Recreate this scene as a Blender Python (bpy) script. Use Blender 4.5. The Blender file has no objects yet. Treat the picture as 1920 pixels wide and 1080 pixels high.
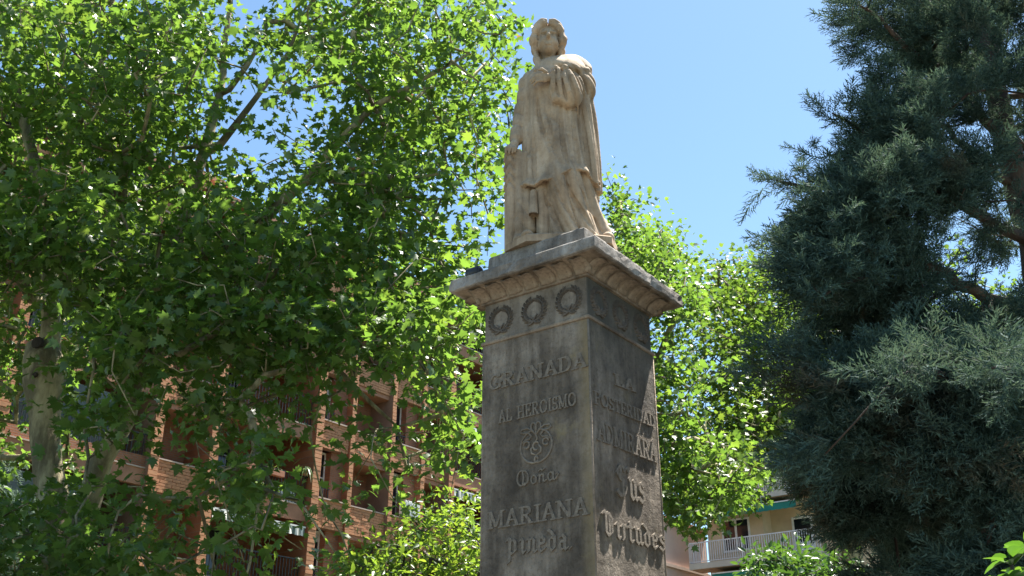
import bpy, bmesh, math, random
import numpy as np
from math import radians as R, sin, cos, pi
from mathutils import Vector, Matrix

rng = np.random.default_rng(11)
random.seed(5)
SC = bpy.context.scene
COL = SC.collection

# ------------------------------------------------------------------ camera, sky, sun, exposure
PITCH = 24.7
FPX = 1930.0                       # focal length in pixels of the 1920 px wide photograph
cam = bpy.data.cameras.new('camera')
cam.sensor_width = 36.0
cam.lens = 36.0 * FPX / 1920.0
cam.clip_end = 2000
cam_o = bpy.data.objects.new('camera', cam)
cam_o.location = (0, 0, 1.6)
cam_o.rotation_euler = (R(90 + PITCH), 0, 0)
COL.objects.link(cam_o)
SC.camera = cam_o

SUN_AZ, SUN_EL = 49.4, 65.0        # azimuth clockwise from +Y
world = bpy.data.worlds.new('World')
SC.world = world
world.use_nodes = True
wn = world.node_tree
sky = wn.nodes.new('ShaderNodeTexSky')
sky.sky_type = 'NISHITA'
sky.sun_disc = False
sky.sun_elevation = R(SUN_EL)
sky.sun_rotation = R(SUN_AZ)
sky.air_density = 1.0
sky.dust_density = 0.3
sky.ozone_density = 0.25
bg = wn.nodes['Background']
tint = wn.nodes.new('ShaderNodeMix'); tint.data_type = 'RGBA'; tint.blend_type = 'MULTIPLY'   # the camera's white balance
tint.inputs[0].default_value = 1.0; tint.inputs[7].default_value = (.93, 1.07, 1.08, 1)
wn.links.new(sky.outputs[0], tint.inputs[6]); wn.links.new(tint.outputs[2], bg.inputs[0])
bg.inputs[1].default_value = 0.062

sun = bpy.data.lights.new('sun', 'SUN')
sun.energy = 5.0
sun.angle = R(0.53)
sun.color = (1.0, 0.95, 0.87)
sun_o = bpy.data.objects.new('sun', sun)
sd = Vector((sin(R(SUN_AZ)) * cos(R(SUN_EL)), cos(R(SUN_AZ)) * cos(R(SUN_EL)), sin(R(SUN_EL))))
sun_o.rotation_euler = sd.to_track_quat('Z', 'Y').to_euler()
sun_o.location = (0, 0, 40)
COL.objects.link(sun_o)

SC.view_settings.view_transform = 'Standard'
SC.view_settings.look = 'None'
SC.view_settings.gamma = 1.0
SC.view_settings.use_curve_mapping = False
SC.view_settings.exposure = 1.85
SC.render.engine = 'CYCLES'
SC.cycles.use_denoising = True
SC.cycles.max_bounces = 10
SC.cycles.transmission_bounces = 6
SC.cycles.diffuse_bounces = 5

# ------------------------------------------------------------------ helpers
def at(px, py, Y):
    """world point on the ray of a photograph pixel at forward distance Y"""
    th = R(PITCH)
    a = (px - 960) / FPX; b = (540 - py) / FPX
    r = np.array([a, cos(th) - b * sin(th), sin(th) + b * cos(th)])
    return r * (Y / r[1]) + np.array([0, 0, 1.6])

def link(o, parent=None):
    COL.objects.link(o)
    if parent is not None: o.parent = parent
    return o

def tag(o, label=None, cat=None, group=None, kind=None):
    if label: o['label'] = label
    if cat: o['category'] = cat
    if group: o['group'] = group
    if kind: o['kind'] = kind
    return o

def empty(name, loc, rz=0.0):
    o = bpy.data.objects.new(name, None)
    o.location = loc; o.rotation_euler = (0, 0, rz)
    o.empty_display_size = .2
    return link(o)

def mesh_np(name, V, F, mat=None, smooth=False):
    V = np.asarray(V, np.float32); F = np.asarray(F, np.int32)
    me = bpy.data.meshes.new(name)
    k = F.shape[1]; n = len(F)
    me.vertices.add(len(V)); me.vertices.foreach_set('co', V.ravel())
    me.loops.add(n * k); me.loops.foreach_set('vertex_index', F.ravel())
    me.polygons.add(n)
    me.polygons.foreach_set('loop_start', np.arange(0, n * k, k, dtype=np.int32))
    me.polygons.foreach_set('loop_total', np.full(n, k, np.int32))
    if smooth: me.polygons.foreach_set('use_smooth', np.ones(n, bool))
    me.update(calc_edges=True)
    if mat: me.materials.append(mat)
    return me

def obj(name, me, parent=None):
    return link(bpy.data.objects.new(name, me), parent)

class MB:
    """collects boxes, prisms and tubes, then links them as ONE mesh object"""
    def __init__(s): s.v = []; s.f = []
    def add(s, verts, faces):
        o = len(s.v); s.v += [tuple(map(float, v)) for v in verts]; s.f += [tuple(i + o for i in f) for f in faces]
        return s
    def box(s, x0, x1, y0, y1, z0, z1):
        return s.add([(x0, y0, z0), (x1, y0, z0), (x1, y1, z0), (x0, y1, z0), (x0, y0, z1), (x1, y0, z1), (x1, y1, z1), (x0, y1, z1)],
                     [(3, 2, 1, 0), (4, 5, 6, 7), (0, 1, 5, 4), (1, 2, 6, 5), (2, 3, 7, 6), (3, 0, 4, 7)])
    def rings(s, rings, cap=True):
        n = len(rings[0]); o = len(s.v); fs = []
        for i in range(len(rings) - 1):
            for k in range(n):
                a = i * n + k; b = i * n + (k + 1) % n
                fs.append((a, b, b + n, a + n))
        if cap:
            fs.append(tuple(reversed(range(n)))); fs.append(tuple(range((len(rings) - 1) * n, len(rings) * n)))
        return s.add([p for r in rings for p in r], fs)
    def tube(s, pts, rad, n=6, cap=True):
        pts = [Vector(p) for p in pts]
        if not hasattr(rad, '__len__'): rad = [rad] * len(pts)
        prev = None; rings = []
        for i, p in enumerate(pts):
            t = (pts[min(i + 1, len(pts) - 1)] - pts[max(i - 1, 0)])
            if t.length < 1e-9: t = Vector((0, 0, 1))
            t.normalize()
            u = t.orthogonal().normalized() if prev is None else (prev - t * prev.dot(t)).normalized()
            prev = u; w = t.cross(u)
            rings.append([p + (u * cos(2 * pi * k / n) + w * sin(2 * pi * k / n)) * rad[i] for k in range(n)])
        return s.rings(rings, cap)
    def mesh(s, name, mat, smooth=False, bevel=0):
        me = bpy.data.meshes.new(name); me.from_pydata(s.v, [], s.f); me.update()
        if bevel:
            bm = bmesh.new(); bm.from_mesh(me)
            bmesh.ops.bevel(bm, geom=bm.edges[:], offset=bevel, segments=2, affect='EDGES', profile=.6)
            bm.to_mesh(me); bm.free()
        if mat: me.materials.append(mat)
        if smooth: me.polygons.foreach_set('use_smooth', np.ones(len(me.polygons), bool))
        return me
    def build(s, name, mat, parent=None, smooth=False, bevel=0):
        return obj(name, s.mesh(name, mat, smooth, bevel), parent)

# ------------------------------------------------------------------ materials
def newmat(name):
    m = bpy.data.materials.new(name); m.use_nodes = True
    nt = m.node_tree; return m, nt, nt.nodes['Principled BSDF']

def N(nt, t, **kw):
    n = nt.nodes.new(t)
    for k, v in kw.items():
        if k.startswith('i_'): n.inputs[k[2:].replace('_', ' ')].default_value = v
        else: setattr(n, k, v)
    return n

def ramp(nt, fac, stops):
    r = N(nt, 'ShaderNodeValToRGB'); el = r.color_ramp.elements
    while len(el) < len(stops): el.new(.5)
    for e, (p, c) in zip(el, stops): e.position = p; e.color = (*c, 1)
    nt.links.new(fac, r.inputs[0]); return r.outputs[0]

def mixc(nt, a, b, fac, mode='MIX'):
    m = N(nt, 'ShaderNodeMix', data_type='RGBA', blend_type=mode)
    for s, v in ((m.inputs[6], a), (m.inputs[7], b)):
        if isinstance(v, tuple): s.default_value = (*v, 1)
        else: nt.links.new(v, s)
    if isinstance(fac, (int, float)): m.inputs[0].default_value = fac
    else: nt.links.new(fac, m.inputs[0])
    return m.outputs[2]

def noise(nt, scale, detail=5, rough=.6, stretch=None, co=None):
    n = N(nt, 'ShaderNodeTexNoise'); n.inputs['Scale'].default_value = scale
    n.inputs['Detail'].default_value = detail; n.inputs['Roughness'].default_value = rough
    c = co or N(nt, 'ShaderNodeTexCoord').outputs['Object']
    if stretch:
        mp = N(nt, 'ShaderNodeMapping'); mp.inputs['Scale'].default_value = stretch
        nt.links.new(c, mp.inputs[0]); c = mp.outputs[0]
    nt.links.new(c, n.inputs['Vector']); return n.outputs['Fac']

def mathn(nt, op, a, b=None):
    m = N(nt, 'ShaderNodeMath', operation=op)
    for s, v in zip(m.inputs, (a, b)):
        if v is None: continue
        if isinstance(v, (int, float)): s.default_value = v
        else: nt.links.new(v, s)
    return m.outputs[0]

def bump(nt, h, bsdf, strength=.4, dist=.01):
    b = N(nt, 'ShaderNodeBump'); b.inputs['Strength'].default_value = strength; b.inputs['Distance'].default_value = dist
    nt.links.new(h, b.inputs['Height']); nt.links.new(b.outputs[0], bsdf.inputs['Normal'])

def plain(name, col, rough=.6, metal=0, var=.15, sc=6.0, bmp=0.0):
    m, nt, b = newmat(name)
    n = noise(nt, sc)
    lo = tuple(c * (1 - var) for c in col); hi = tuple(min(1, c * (1 + var)) for c in col)
    nt.links.new(ramp(nt, n, [(.3, lo), (.7, hi)]), b.inputs['Base Color'])
    b.inputs['Roughness'].default_value = rough; b.inputs['Metallic'].default_value = metal
    if bmp: bump(nt, noise(nt, sc * 8), b, bmp, .01)
    return m

def stone(name, base, dark, light, lichen=None, fine=60, bstr=.5, streak=.6, speck=.55, edge=False, grime=0):
    m, nt, b = newmat(name)
    c = ramp(nt, noise(nt, 2.6, 8, .68), [(.34, dark), (.5, base), (.67, light)])
    st = ramp(nt, noise(nt, 7, 6, .62, (1, 1, .16)), [(.42, (.36, .34, .32)), (.62, (1, 1, 1))])
    c = mixc(nt, c, st, streak, 'MULTIPLY')
    sp = ramp(nt, noise(nt, 34, 4, .7), [(.36, (.55, .53, .5)), (.5, (1, 1, 1))])
    c = mixc(nt, c, sp, speck, 'MULTIPLY')
    if lichen:
        lf = ramp(nt, noise(nt, 3.1, 7, .72), [(.60, (0, 0, 0)), (.70, (1, 1, 1))])
        c = mixc(nt, c, lichen, mathn(nt, 'MULTIPLY', lf, .5))
    if edge:                                # ochre lichen creeping in from the near corner
        sx = N(nt, 'ShaderNodeSeparateXYZ'); nt.links.new(N(nt, 'ShaderNodeTexCoord').outputs['Object'], sx.inputs[0])
        e = mathn(nt, 'ADD', mathn(nt, 'MULTIPLY', sx.outputs['Y'], -9.0), -3.35)
        e = mathn(nt, 'MULTIPLY', mathn(nt, 'MAXIMUM', mathn(nt, 'MINIMUM', e, 1.0), 0.0), noise(nt, 6, 7, .75, (1, 1, .5)))
        e = mathn(nt, 'MULTIPLY', e, mathn(nt, 'LESS_THAN', sx.outputs['X'], -.478))
        c = mixc(nt, c, (.30, .225, .115), mathn(nt, 'MINIMUM', mathn(nt, 'MULTIPLY', e, 1.3), .8))
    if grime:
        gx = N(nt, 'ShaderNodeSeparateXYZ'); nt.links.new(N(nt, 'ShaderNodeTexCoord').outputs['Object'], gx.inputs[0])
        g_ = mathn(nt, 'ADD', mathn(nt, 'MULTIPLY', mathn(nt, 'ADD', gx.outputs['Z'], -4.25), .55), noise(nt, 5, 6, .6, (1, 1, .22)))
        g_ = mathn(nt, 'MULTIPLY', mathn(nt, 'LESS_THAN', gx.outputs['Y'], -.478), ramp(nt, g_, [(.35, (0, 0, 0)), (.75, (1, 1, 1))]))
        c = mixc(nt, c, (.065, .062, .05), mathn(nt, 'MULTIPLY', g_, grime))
    nt.links.new(c, b.inputs['Base Color'])
    b.inputs['Roughness'].default_value = .85; b.inputs['Specular IOR Level'].default_value = .3
    h = mathn(nt, 'ADD', noise(nt, fine, 6, .7), mathn(nt, 'MULTIPLY', noise(nt, 9, 5, .6), 2.6))
    bump(nt, h, b, bstr, .012)
    return m

def bark_mat(name, pale, dark, sc=3.0, stretch=(1, 1, .35), lo=.42, hi=.6):
    m, nt, b = newmat(name)
    c = ramp(nt, noise(nt, sc, 5, .6, stretch), [(lo, dark), (hi, pale)])
    c = mixc(nt, c, ramp(nt, noise(nt, sc * 5, 5, .7, stretch), [(.35, (.55, .5, .42)), (.6, (1, 1, 1))]), .6, 'MULTIPLY')
    nt.links.new(c, b.inputs['Base Color']); b.inputs['Roughness'].default_value = .85
    bump(nt, noise(nt, sc * 9, 5, .65, stretch), b, .6, .03)
    return m

def leaf_mat(name, dark, light, trans, tfac=.45, rough=.42, spec=.5, dead=None):
    """leaf blade: reflects green, lets sunlight through yellow-green; every leaf its own shade"""
    m, nt, b = newmat(name)
    g = N(nt, 'ShaderNodeNewGeometry'); oi = N(nt, 'ShaderNodeObjectInfo')
    rnd = mathn(nt, 'FRACT', mathn(nt, 'ADD', g.outputs['Random Per Island'], oi.outputs['Random']))
    lc = ramp(nt, rnd, [(0, dark), (1, light)])
    if dead: lc = mixc(nt, lc, dead, ramp(nt, noise(nt, 1.1, 4, .7), [(.56, (0, 0, 0)), (.70, (.8, .8, .8))]))
    nt.links.new(lc, b.inputs['Base Color'])
    b.inputs['Roughness'].default_value = rough; b.inputs['Specular IOR Level'].default_value = spec
    t = N(nt, 'ShaderNodeBsdfTranslucent')
    tc = ramp(nt, rnd, [(0, tuple(.72 * x for x in trans)), (.6, trans), (1, (min(1, trans[0] * 1.35), min(1, trans[1] * 1.1), trans[2]))])
    nt.links.new(tc, t.inputs['Color'])
    mx = N(nt, 'ShaderNodeMixShader'); mx.inputs[0].default_value = tfac
    nt.links.new(b.outputs[0], mx.inputs[1]); nt.links.new(t.outputs[0], mx.inputs[2])
    nt.links.new(mx.outputs[0], nt.nodes['Material Output'].inputs['Surface'])
    return m

def brick_mat(name, c1, c2, mortar, sc=1.0, bw=.25, rh=.07, rot=None):
    m, nt, b = newmat(name)
    tc = N(nt, 'ShaderNodeTexCoord'); mp = N(nt, 'ShaderNodeMapping')
    mp.inputs['Rotation'].default_value = rot or (R(90), 0, 0)
    nt.links.new(tc.outputs['Object'], mp.inputs[0])
    br = N(nt, 'ShaderNodeTexBrick')
    br.inputs['Color1'].default_value = (*c1, 1); br.inputs['Color2'].default_value = (*c2, 1); br.inputs['Mortar'].default_value = (*mortar, 1)
    br.inputs['Scale'].default_value = sc; br.inputs['Brick Width'].default_value = bw; br.inputs['Row Height'].default_value = rh
    br.inputs['Mortar Size'].default_value = .012; br.inputs['Bias'].default_value = 0
    nt.links.new(mp.outputs[0], br.inputs['Vector'])
    c = mixc(nt, br.outputs['Color'], ramp(nt, noise(nt, 2.0, 6), [(.3, (.62, .58, .55)), (.65, (1, 1, 1))]), .7, 'MULTIPLY')
    nt.links.new(c, b.inputs['Base Color']); b.inputs['Roughness'].default_value = .9
    h = mathn(nt, 'ADD', mathn(nt, 'MULTIPLY', br.outputs['Fac'], -1.0), mathn(nt, 'MULTIPLY', noise(nt, 40), .5))
    bump(nt, h, b, .6, .012)
    return m

M = {}
M['marble'] = stone('weathered_marble', (.46, .34, .225), (.29, .205, .13), (.58, .455, .325), None, 90, .25, .5, .25)
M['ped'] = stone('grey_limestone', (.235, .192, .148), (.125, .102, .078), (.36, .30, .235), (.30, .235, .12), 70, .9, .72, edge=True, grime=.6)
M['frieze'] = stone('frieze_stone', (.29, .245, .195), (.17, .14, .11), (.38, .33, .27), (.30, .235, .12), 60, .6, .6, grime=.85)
M['wreath'] = stone('wreath_stone', (.13, .11, .09), (.08, .068, .056), (.2, .17, .14), None, 60, .5, .4)
M['cornice'] = stone('carved_limestone', (.30, .23, .165), (.13, .10, .075), (.42, .335, .25), None, 60, .8, .5)
M['slab'] = stone('grey_slab_stone', (.36, .325, .285), (.19, .168, .145), (.47, .43, .385), None, 60, .7, .75)
M['letter'] = stone('raised_letter_stone', (.25, .208, .162), (.16, .132, .102), (.35, .295, .23), None, 70, .5, .4)
M['black_paint'] = plain('black_paint', (.02, .02, .022), .45)

# ------------------------------------------------------------------ ground
gm = plain('ground_earth', (.06, .065, .035), .95, 0, .3, .8, .3)
g = MB().add([(-400, -400, 0), (400, -400, 0), (400, 400, 0), (-400, 400, 0)], [(0, 1, 2, 3)]).build('ground', gm)
tag(g, kind='structure')
pm = plain('square_paving', (.105, .095, .08), .9, 0, .2, 1.2, .2)
pv = MB().add([(-12, -14, .004), (12, -14, .004), (12, 12.5, .004), (-12, 12.5, .004)], [(0, 1, 2, 3)]).build('pavement', pm)
tag(pv, kind='structure')

# ------------------------------------------------------------------ pedestal
# local frame: +X recedes along the right-hand face, +Y along the left-hand face
PC = (0.4564, 7.6848)
PRZ = math.atan2(.8070, .5906)
W = .98; H2 = W / 2
ped = empty('pedestal', (PC[0], PC[1], 0), PRZ)
tag(ped, 'tall square grey stone pedestal carved with raised lettering, under the statue', 'pedestal')

def sq(h, z, ch=0.0):
    if not ch: return [(-h, -h, z), (h, -h, z), (h, h, z), (-h, h, z)]
    return [(-h + ch, -h, z), (h - ch, -h, z), (h, -h + ch, z), (h, h - ch, z), (h - ch, h, z), (-h + ch, h, z), (-h, h - ch, z), (-h, -h + ch, z)]

def profile(name, prof, mat, ch=0.006):
    return MB().rings([sq(h, z, ch) for h, z in prof]).build(name, mat, ped)

profile('step', [(1.05, 0), (1.05, .2)], M['ped'])
profile('foot', [(.82, .2), (.82, .55), (.72, .62), (.62, .66), (.58, .78)], M['ped'])
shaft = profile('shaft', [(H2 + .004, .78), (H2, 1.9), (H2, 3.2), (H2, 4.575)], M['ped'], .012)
profile('moulding', [(H2 - .004, 4.575), (H2 + .012, 4.578), (H2 + .016, 4.590), (H2 + .012, 4.602), (H2 - .006, 4.605)], M['cornice'])
frieze = profile('frieze', [(H2 - .006, 4.605), (H2 - .006, 4.92)], M['frieze'], .012)
for sx, sy in ((-1, -1), (1, -1), (1, 1), (-1, 1)):
    MB().tube([(sx * (H2 - .004), sy * (H2 - .004), z) for z in (.79, 2.0, 3.3, 4.57)], .0085, 8).build('edge_bead', M['cornice'], ped, True)
# cornice: fillet, cavetto, slab
cav = []
for i in range(9):
    t = i / 8
    cav.append((H2 + .018 + .150 * (1 - cos(t * pi / 2)) ** 1.0, 4.945 + .080 * sin(t * pi / 2)))
cornice = profile('cornice', [(H2 - .004, 4.92), (H2 + .016, 4.922), (H2 + .018, 4.945)] + cav[1:] + [(H2 + .17, 5.027)], M['cornice'])
def rough_profile(name, prof, mat, n=26, j=.0035):
    """square block with worn, slightly chipped edges"""
    rings = []
    for k, (h, z) in enumerate(prof):
        ring = []
        for a in range(4):
            for i in range(n):
                t = -1 + 2 * i / n; x, y = [(t, -1), (1, t), (-t, 1), (-1, -t)][a]
                e = 1 - random.random() ** 9 * .014 / h - random.uniform(0, j) / h - (.005 / h if i == 0 else 0)
                ring.append((x * h * e, y * h * e, z + (random.uniform(-j, j) * .6 if 0 < k < len(prof) - 1 else 0)))
        rings.append(ring)
    return MB().rings(rings).build(name, mat, ped)
rough_profile('slab', [(H2 + .2, 5.0275), (H2 + .206, 5.036), (H2 + .206, 5.075), (H2 + .206, 5.114), (H2 + .196, 5.127)], M['slab'])
rough_profile('plinth', [(H2 - .02, 5.1275), (H2 - .016, 5.2), (H2 - .016, 5.28), (H2 - .018, 5.348), (H2 - .03, 5.362)], M['slab'])

FACES = [Matrix.Rotation(a, 4, 'Z') for a in (0, R(-90), R(180), R(90))]   # 0: right-hand face (-Y), 1: left-hand face (-X)

# carved leaves under the cornice slab
def acanthus():
    v = []; f = []; nu, nv = 5, 7
    for j in range(nv):
        t = j / (nv - 1)
        out = .022 + .150 * (1 - cos(t * pi / 2)); z = 4.944 + .080 * sin(t * pi / 2) * .98
        if j == nv - 1: out += .004; z -= .022
        w = .066 * (1 - .16 * t) * (1.12 if j in (2, 4) else 1)
        if j == nv - 1: w = .045
        for i in range(nu):
            s = (i - 2) / 2
            v.append((s * w, -(H2 + out + .006 * (1 - s * s) - .006 * (i == 2)), z - .006 * (1 - s * s) - .003))
    for j in range(nv - 1):
        for i in range(nu - 1):
            a = j * nu + i; f.append((a, a + 1, a + nu + 1, a + nu))
    n = len(v)
    v += [(x, y + .016, z + .012) for x, y, z in v]
    f += [tuple(q + n for q in reversed(q4)) for q4 in f]
    rim = list(range(nu)) + [nu * k + nu - 1 for k in range(1, nv)] + [nu * (nv - 1) + k for k in range(nu - 2, -1, -1)] + [nu * k for k in range(nv - 2, 0, -1)]
    for a, b in zip(rim, rim[1:] + rim[:1]): f.append((b, a, a + n, b + n))
    return MB().add(v, f).mesh('acanthus_leaf', M['cornice'], True)
ac_me = acanthus()
for Fm in FACES:
    for k in range(7):
        o = obj('acanthus_leaf', ac_me, cornice)
        o.matrix_basis = Fm @ Matrix.Translation(((k - 3) * .158, 0, 0)) @ Matrix.Diagonal((1 + .1 * random.uniform(-1, 1), 1, 1, 1))

# wreaths in the frieze
def wreath():
    b = MB(); r = .092
    for side in (-1, 1):
        for k in range(9):
            a = -pi / 2 + side * (.18 + k * .30)
            for q in (-1, 1):
                x, z = cos(a) * r, sin(a) * r
                ang = a + side * (pi / 2 + q * .55)
                d = Vector((cos(ang), 0, sin(ang))); n = Vector((-d.z, 0, d.x)); p = Vector((x, 0, z)) + n * 0
                L, w = .055, .015
                P = [p, p + d * L * .45 + n * w, p + d * L, p + d * L * .45 - n * w]
                top = p + d * L * .45 + Vector((0, -.024, 0))
                b.add([*P, top], [(0, 4, 1), (1, 4, 2), (2, 4, 3), (3, 4, 0)][::1])
    b.tube([(cos(t) * r, -.004, sin(t) * r) for t in np.linspace(0, 2 * pi, 25)], .010, 6, False)
    for s in (-1, 1):                       # ribbon ends under the wreath
        b.tube([(0, -.006, -r), (s * .022, -.012, -r - .018), (s * .05, -.008, -r - .022), (s * .062, -.006, -r - .012)], [.011, .009, .008, .003], 5)
        b.tube([(0, -.006, -r + .012), (s * .02, -.012, -r + .035), (s * .034, -.008, -r + .055)], [.010, .008, .003], 5)
    return b.mesh('wreath', M['wreath'])
wr_me = wreath()
for Fm in FACES:
    for k in (-1, 0, 1):
        o = obj('wreath', wr_me, frieze)
        o.matrix_basis = Fm @ Matrix.Translation((k * .32, -(H2 - .006), 4.765))

# ---- raised lettering: every letter is a set of broad-nib pen strokes
def hull(P):
    P = sorted(set((round(x, 5), round(y, 5)) for x, y in P))
    def half(P):
        h = []
        for p in P:
            while len(h) > 1 and (h[-1][0] - h[-2][0]) * (p[1] - h[-2][1]) - (h[-1][1] - h[-2][1]) * (p[0] - h[-2][0]) <= 0: h.pop()
            h.append(p)
        return h
    a, b = half(P), half(P[::-1])
    return a[:-1] + b[:-1]

def arc(cx, cy, rx, ry, a0, a1, n=8):
    return [(cx + rx * cos(R(a0 + (a1 - a0) * i / n)), cy + ry * sin(R(a0 + (a1 - a0) * i / n))) for i in range(n + 1)]

def sf(x, y, w=.15): return [(x - w, y), (x + w, y)]
T, B_ = .97, .03
ROM = {   # width, strokes  (roman capitals with serifs)
 'A': (.86, [[(.10, B_), (.43, T)], [(.43, T), (.76, B_)], [(.22, .36), (.64, .36)], sf(.10, B_), sf(.76, B_)]),
 'D': (.86, [[(.16, B_), (.16, T)], [(.03, T)] + arc(.36, .5, .40, .47, 90, -90) + [(.03, B_)]]),
 'E': (.74, [[(.16, B_), (.16, T)], [(.03, T), (.64, T)], [(.03, B_), (.66, B_)], [(.16, .52), (.5, .52)], [(.64, T), (.64, .80)], [(.66, B_), (.66, .22)], [(.5, .42), (.5, .62)]]),
 'G': (.90, [arc(.48, .5, .40, .47, 45, 320), [(.78, .10), (.78, .42)], [(.60, .42), (.90, .42)], [(.77, .84), (.77, .98)]]),
 'H': (.92, [[(.16, B_), (.16, T)], [(.74, B_), (.74, T)], [(.16, .5), (.74, .5)], sf(.16, T), sf(.16, B_), sf(.74, T), sf(.74, B_)]),
 'I': (.40, [[(.2, B_), (.2, T)], sf(.2, T), sf(.2, B_)]),
 'L': (.74, [[(.16, B_), (.16, T)], sf(.16, T), [(.03, B_), (.66, B_)], [(.66, B_), (.66, .26)]]),
 'M': (1.06, [[(.14, B_), (.14, T)], [(.14, T), (.50, .12)], [(.50, .12), (.88, T)], [(.88, T), (.88, B_)], sf(.14, B_, .12), sf(.88, B_), sf(.08, T, .08), sf(.94, T, .08)]),
 'N': (.94, [[(.14, B_), (.14, T)], [(.14, T), (.76, B_)], [(.76, B_), (.76, T)], sf(.14, B_, .12), sf(.76, T, .13), sf(.07, T, .08)]),
 'O': (.92, [arc(.46, .5, .38, .47, 0, 360, 16)]),
 'P': (.76, [[(.16, B_), (.16, T)], [(.03, T), (.36, T)] + arc(.38, .73, .28, .24, 90, -90, 6) + [(.16, .49)], sf(.16, B_)]),
 'R': (.86, [[(.16, B_), (.16, T)], [(.03, T), (.36, T)] + arc(.38, .74, .28, .23, 90, -90, 6) + [(.16, .51)], [(.38, .51), (.72, B_)], sf(.16, B_), sf(.76, B_, .1)]),
 'S': (.68, [arc(.35, .73, .24, .24, 30, 270, 7) + arc(.35, .27, .26, .24, 90, -150, 7)[0:], [(.57, .78), (.57, .98)], [(.10, .02), (.10, .24)]]),
 'T': (.80, [[(.40, B_), (.40, T)], [(.04, T), (.76, T)], sf(.40, B_), [(.05, .76), (.05, T)], [(.75, .76), (.75, T)]]),
 "'": (0, [[(-.52, 1.06), (-.36, 1.22)]]),
}
BLK = {   # blackletter, x-height .62
 'P': (.60, [[(.10, .66), (.20, .56), (.20, -.34), (.10, -.42)], [(.20, .50), (.36, .64), (.50, .52), (.50, .12), (.34, 0), (.20, .08)], [(.0, .60), (.12, .72), (.24, .62)]]),
 'i': (.30, [[(.05, .56), (.14, .64), (.20, .54), (.20, .08), (.28, 0), (.34, .08)]]),
 'n': (.50, [[(.04, .56), (.12, .64), (.18, .54), (.18, .06), (.10, 0)], [(.18, .52), (.32, .64), (.42, .52), (.42, .08), (.50, 0), (.56, .07)]]),
 'e': (.44, [[(.36, .34), (.40, .52), (.26, .64), (.12, .52), (.12, .10), (.24, 0), (.42, .12)], [(.12, .34), (.36, .36)]]),
 'd': (.48, [[(.06, .92), (.22, .82), (.40, .60), (.40, .10), (.28, 0), (.12, .10), (.12, .46), (.26, .60), (.40, .52)]]),
 'a': (.48, [[(.10, .56), (.24, .64), (.36, .54), (.36, .08), (.44, 0), (.52, .08)], [(.36, .34), (.20, .38), (.10, .24), (.12, .06), (.22, 0), (.36, .10)]]),
 '.': (.20, [[(.06, .03), (.12, .08)]]),
 'S': (.70, [[(.58, .86), (.44, 1.0), (.20, .94), (.10, .74), (.26, .58), (.52, .50), (.62, .30), (.50, .06), (.26, 0), (.06, .12)], [(.32, .92), (.32, .58)], [(.42, .50), (.42, .06)], [(.62, .92), (.74, 1.0), (.80, .88)]]),
 'u': (.50, [[(.06, .66), (.14, .56), (.14, .10), (.24, 0), (.40, .10)], [(.32, .64), (.40, .56), (.40, .10), (.48, 0), (.54, .08)]]),
 's': (.44, [[(.38, .54), (.26, .64), (.12, .56), (.14, .40), (.36, .28), (.38, .10), (.24, 0), (.06, .10)]]),
 'V': (.66, [[(.02, .88), (.12, 1.0), (.20, .86), (.20, .16), (.34, 0), (.56, .18), (.56, .74), (.40, .92)], [(.30, .96), (.40, .84), (.40, .1)]]),
 'r': (.36, [[(.06, .56), (.14, .64), (.18, .54), (.18, .08), (.12, 0)], [(.18, .48), (.30, .64), (.40, .56)]]),
 't': (.34, [[(.16, .84), (.16, .10), (.26, 0), (.36, .08)], [(.04, .62), (.32, .62)]]),
}
SCR = {   # flowing script
 'D': (.92, [arc(.34, .50, .32, .48, 60, 290, 10) + arc(.50, .48, .34, .46, -90, 100, 8)[1:], [(.42, .90), (.50, .5), (.44, .12), (.56, .02), (.60, .16)]]),
 'o': (.46, [arc(.22, .28, .19, .27, 60, 420, 10)]),
 'n': (.60, [[(.02, .46), (.10, .54), (.12, .40), (.10, .02)], [(.11, .34), (.24, .52), (.38, .50), (.38, .10), (.46, .02), (.58, .12)], [(.06, .76), (.20, .84), (.32, .76), (.48, .84)]]),
 'a': (.80, [arc(.22, .28, .19, .27, 60, 420, 10), [(.40, .54), (.40, .08), (.50, .02), (.66, .16), (.78, .32), (.70, .44), (.62, .34)]]),
}
LETTERS = {}
def letter_mesh(ch, font, nib, ang, thin, depth):
    key = (ch, id(font), nib, ang, depth)
    if key in LETTERS: return LETTERS[key]
    b = MB(); i = 0
    u = (cos(R(ang)) * nib / 2, sin(R(ang)) * nib / 2); w = (-sin(R(ang)) * thin / 2, cos(R(ang)) * thin / 2)
    for st in font[ch][1]:
        for p, q in zip(st, st[1:]):
            H = hull([(c[0] + a * u[0] + d * w[0], c[1] + a * u[1] + d * w[1]) for c in (p, q) for a in (-1, 1) for d in (-1, 1)])
            n = len(H); dp = depth + .0012 * (i % 7) / 7 + .0003 * (i // 7); i += 1
            b.add([(x, .01, y) for x, y in H] + [(x, -dp, y) for x, y in H],
                  [tuple(range(n, 2 * n))] + [(k, (k + 1) % n, (k + 1) % n + n, k + n) for k in range(n)])
    LETTERS[key] = b.mesh('letter', M['letter'])
    return LETTERS[key]

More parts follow.
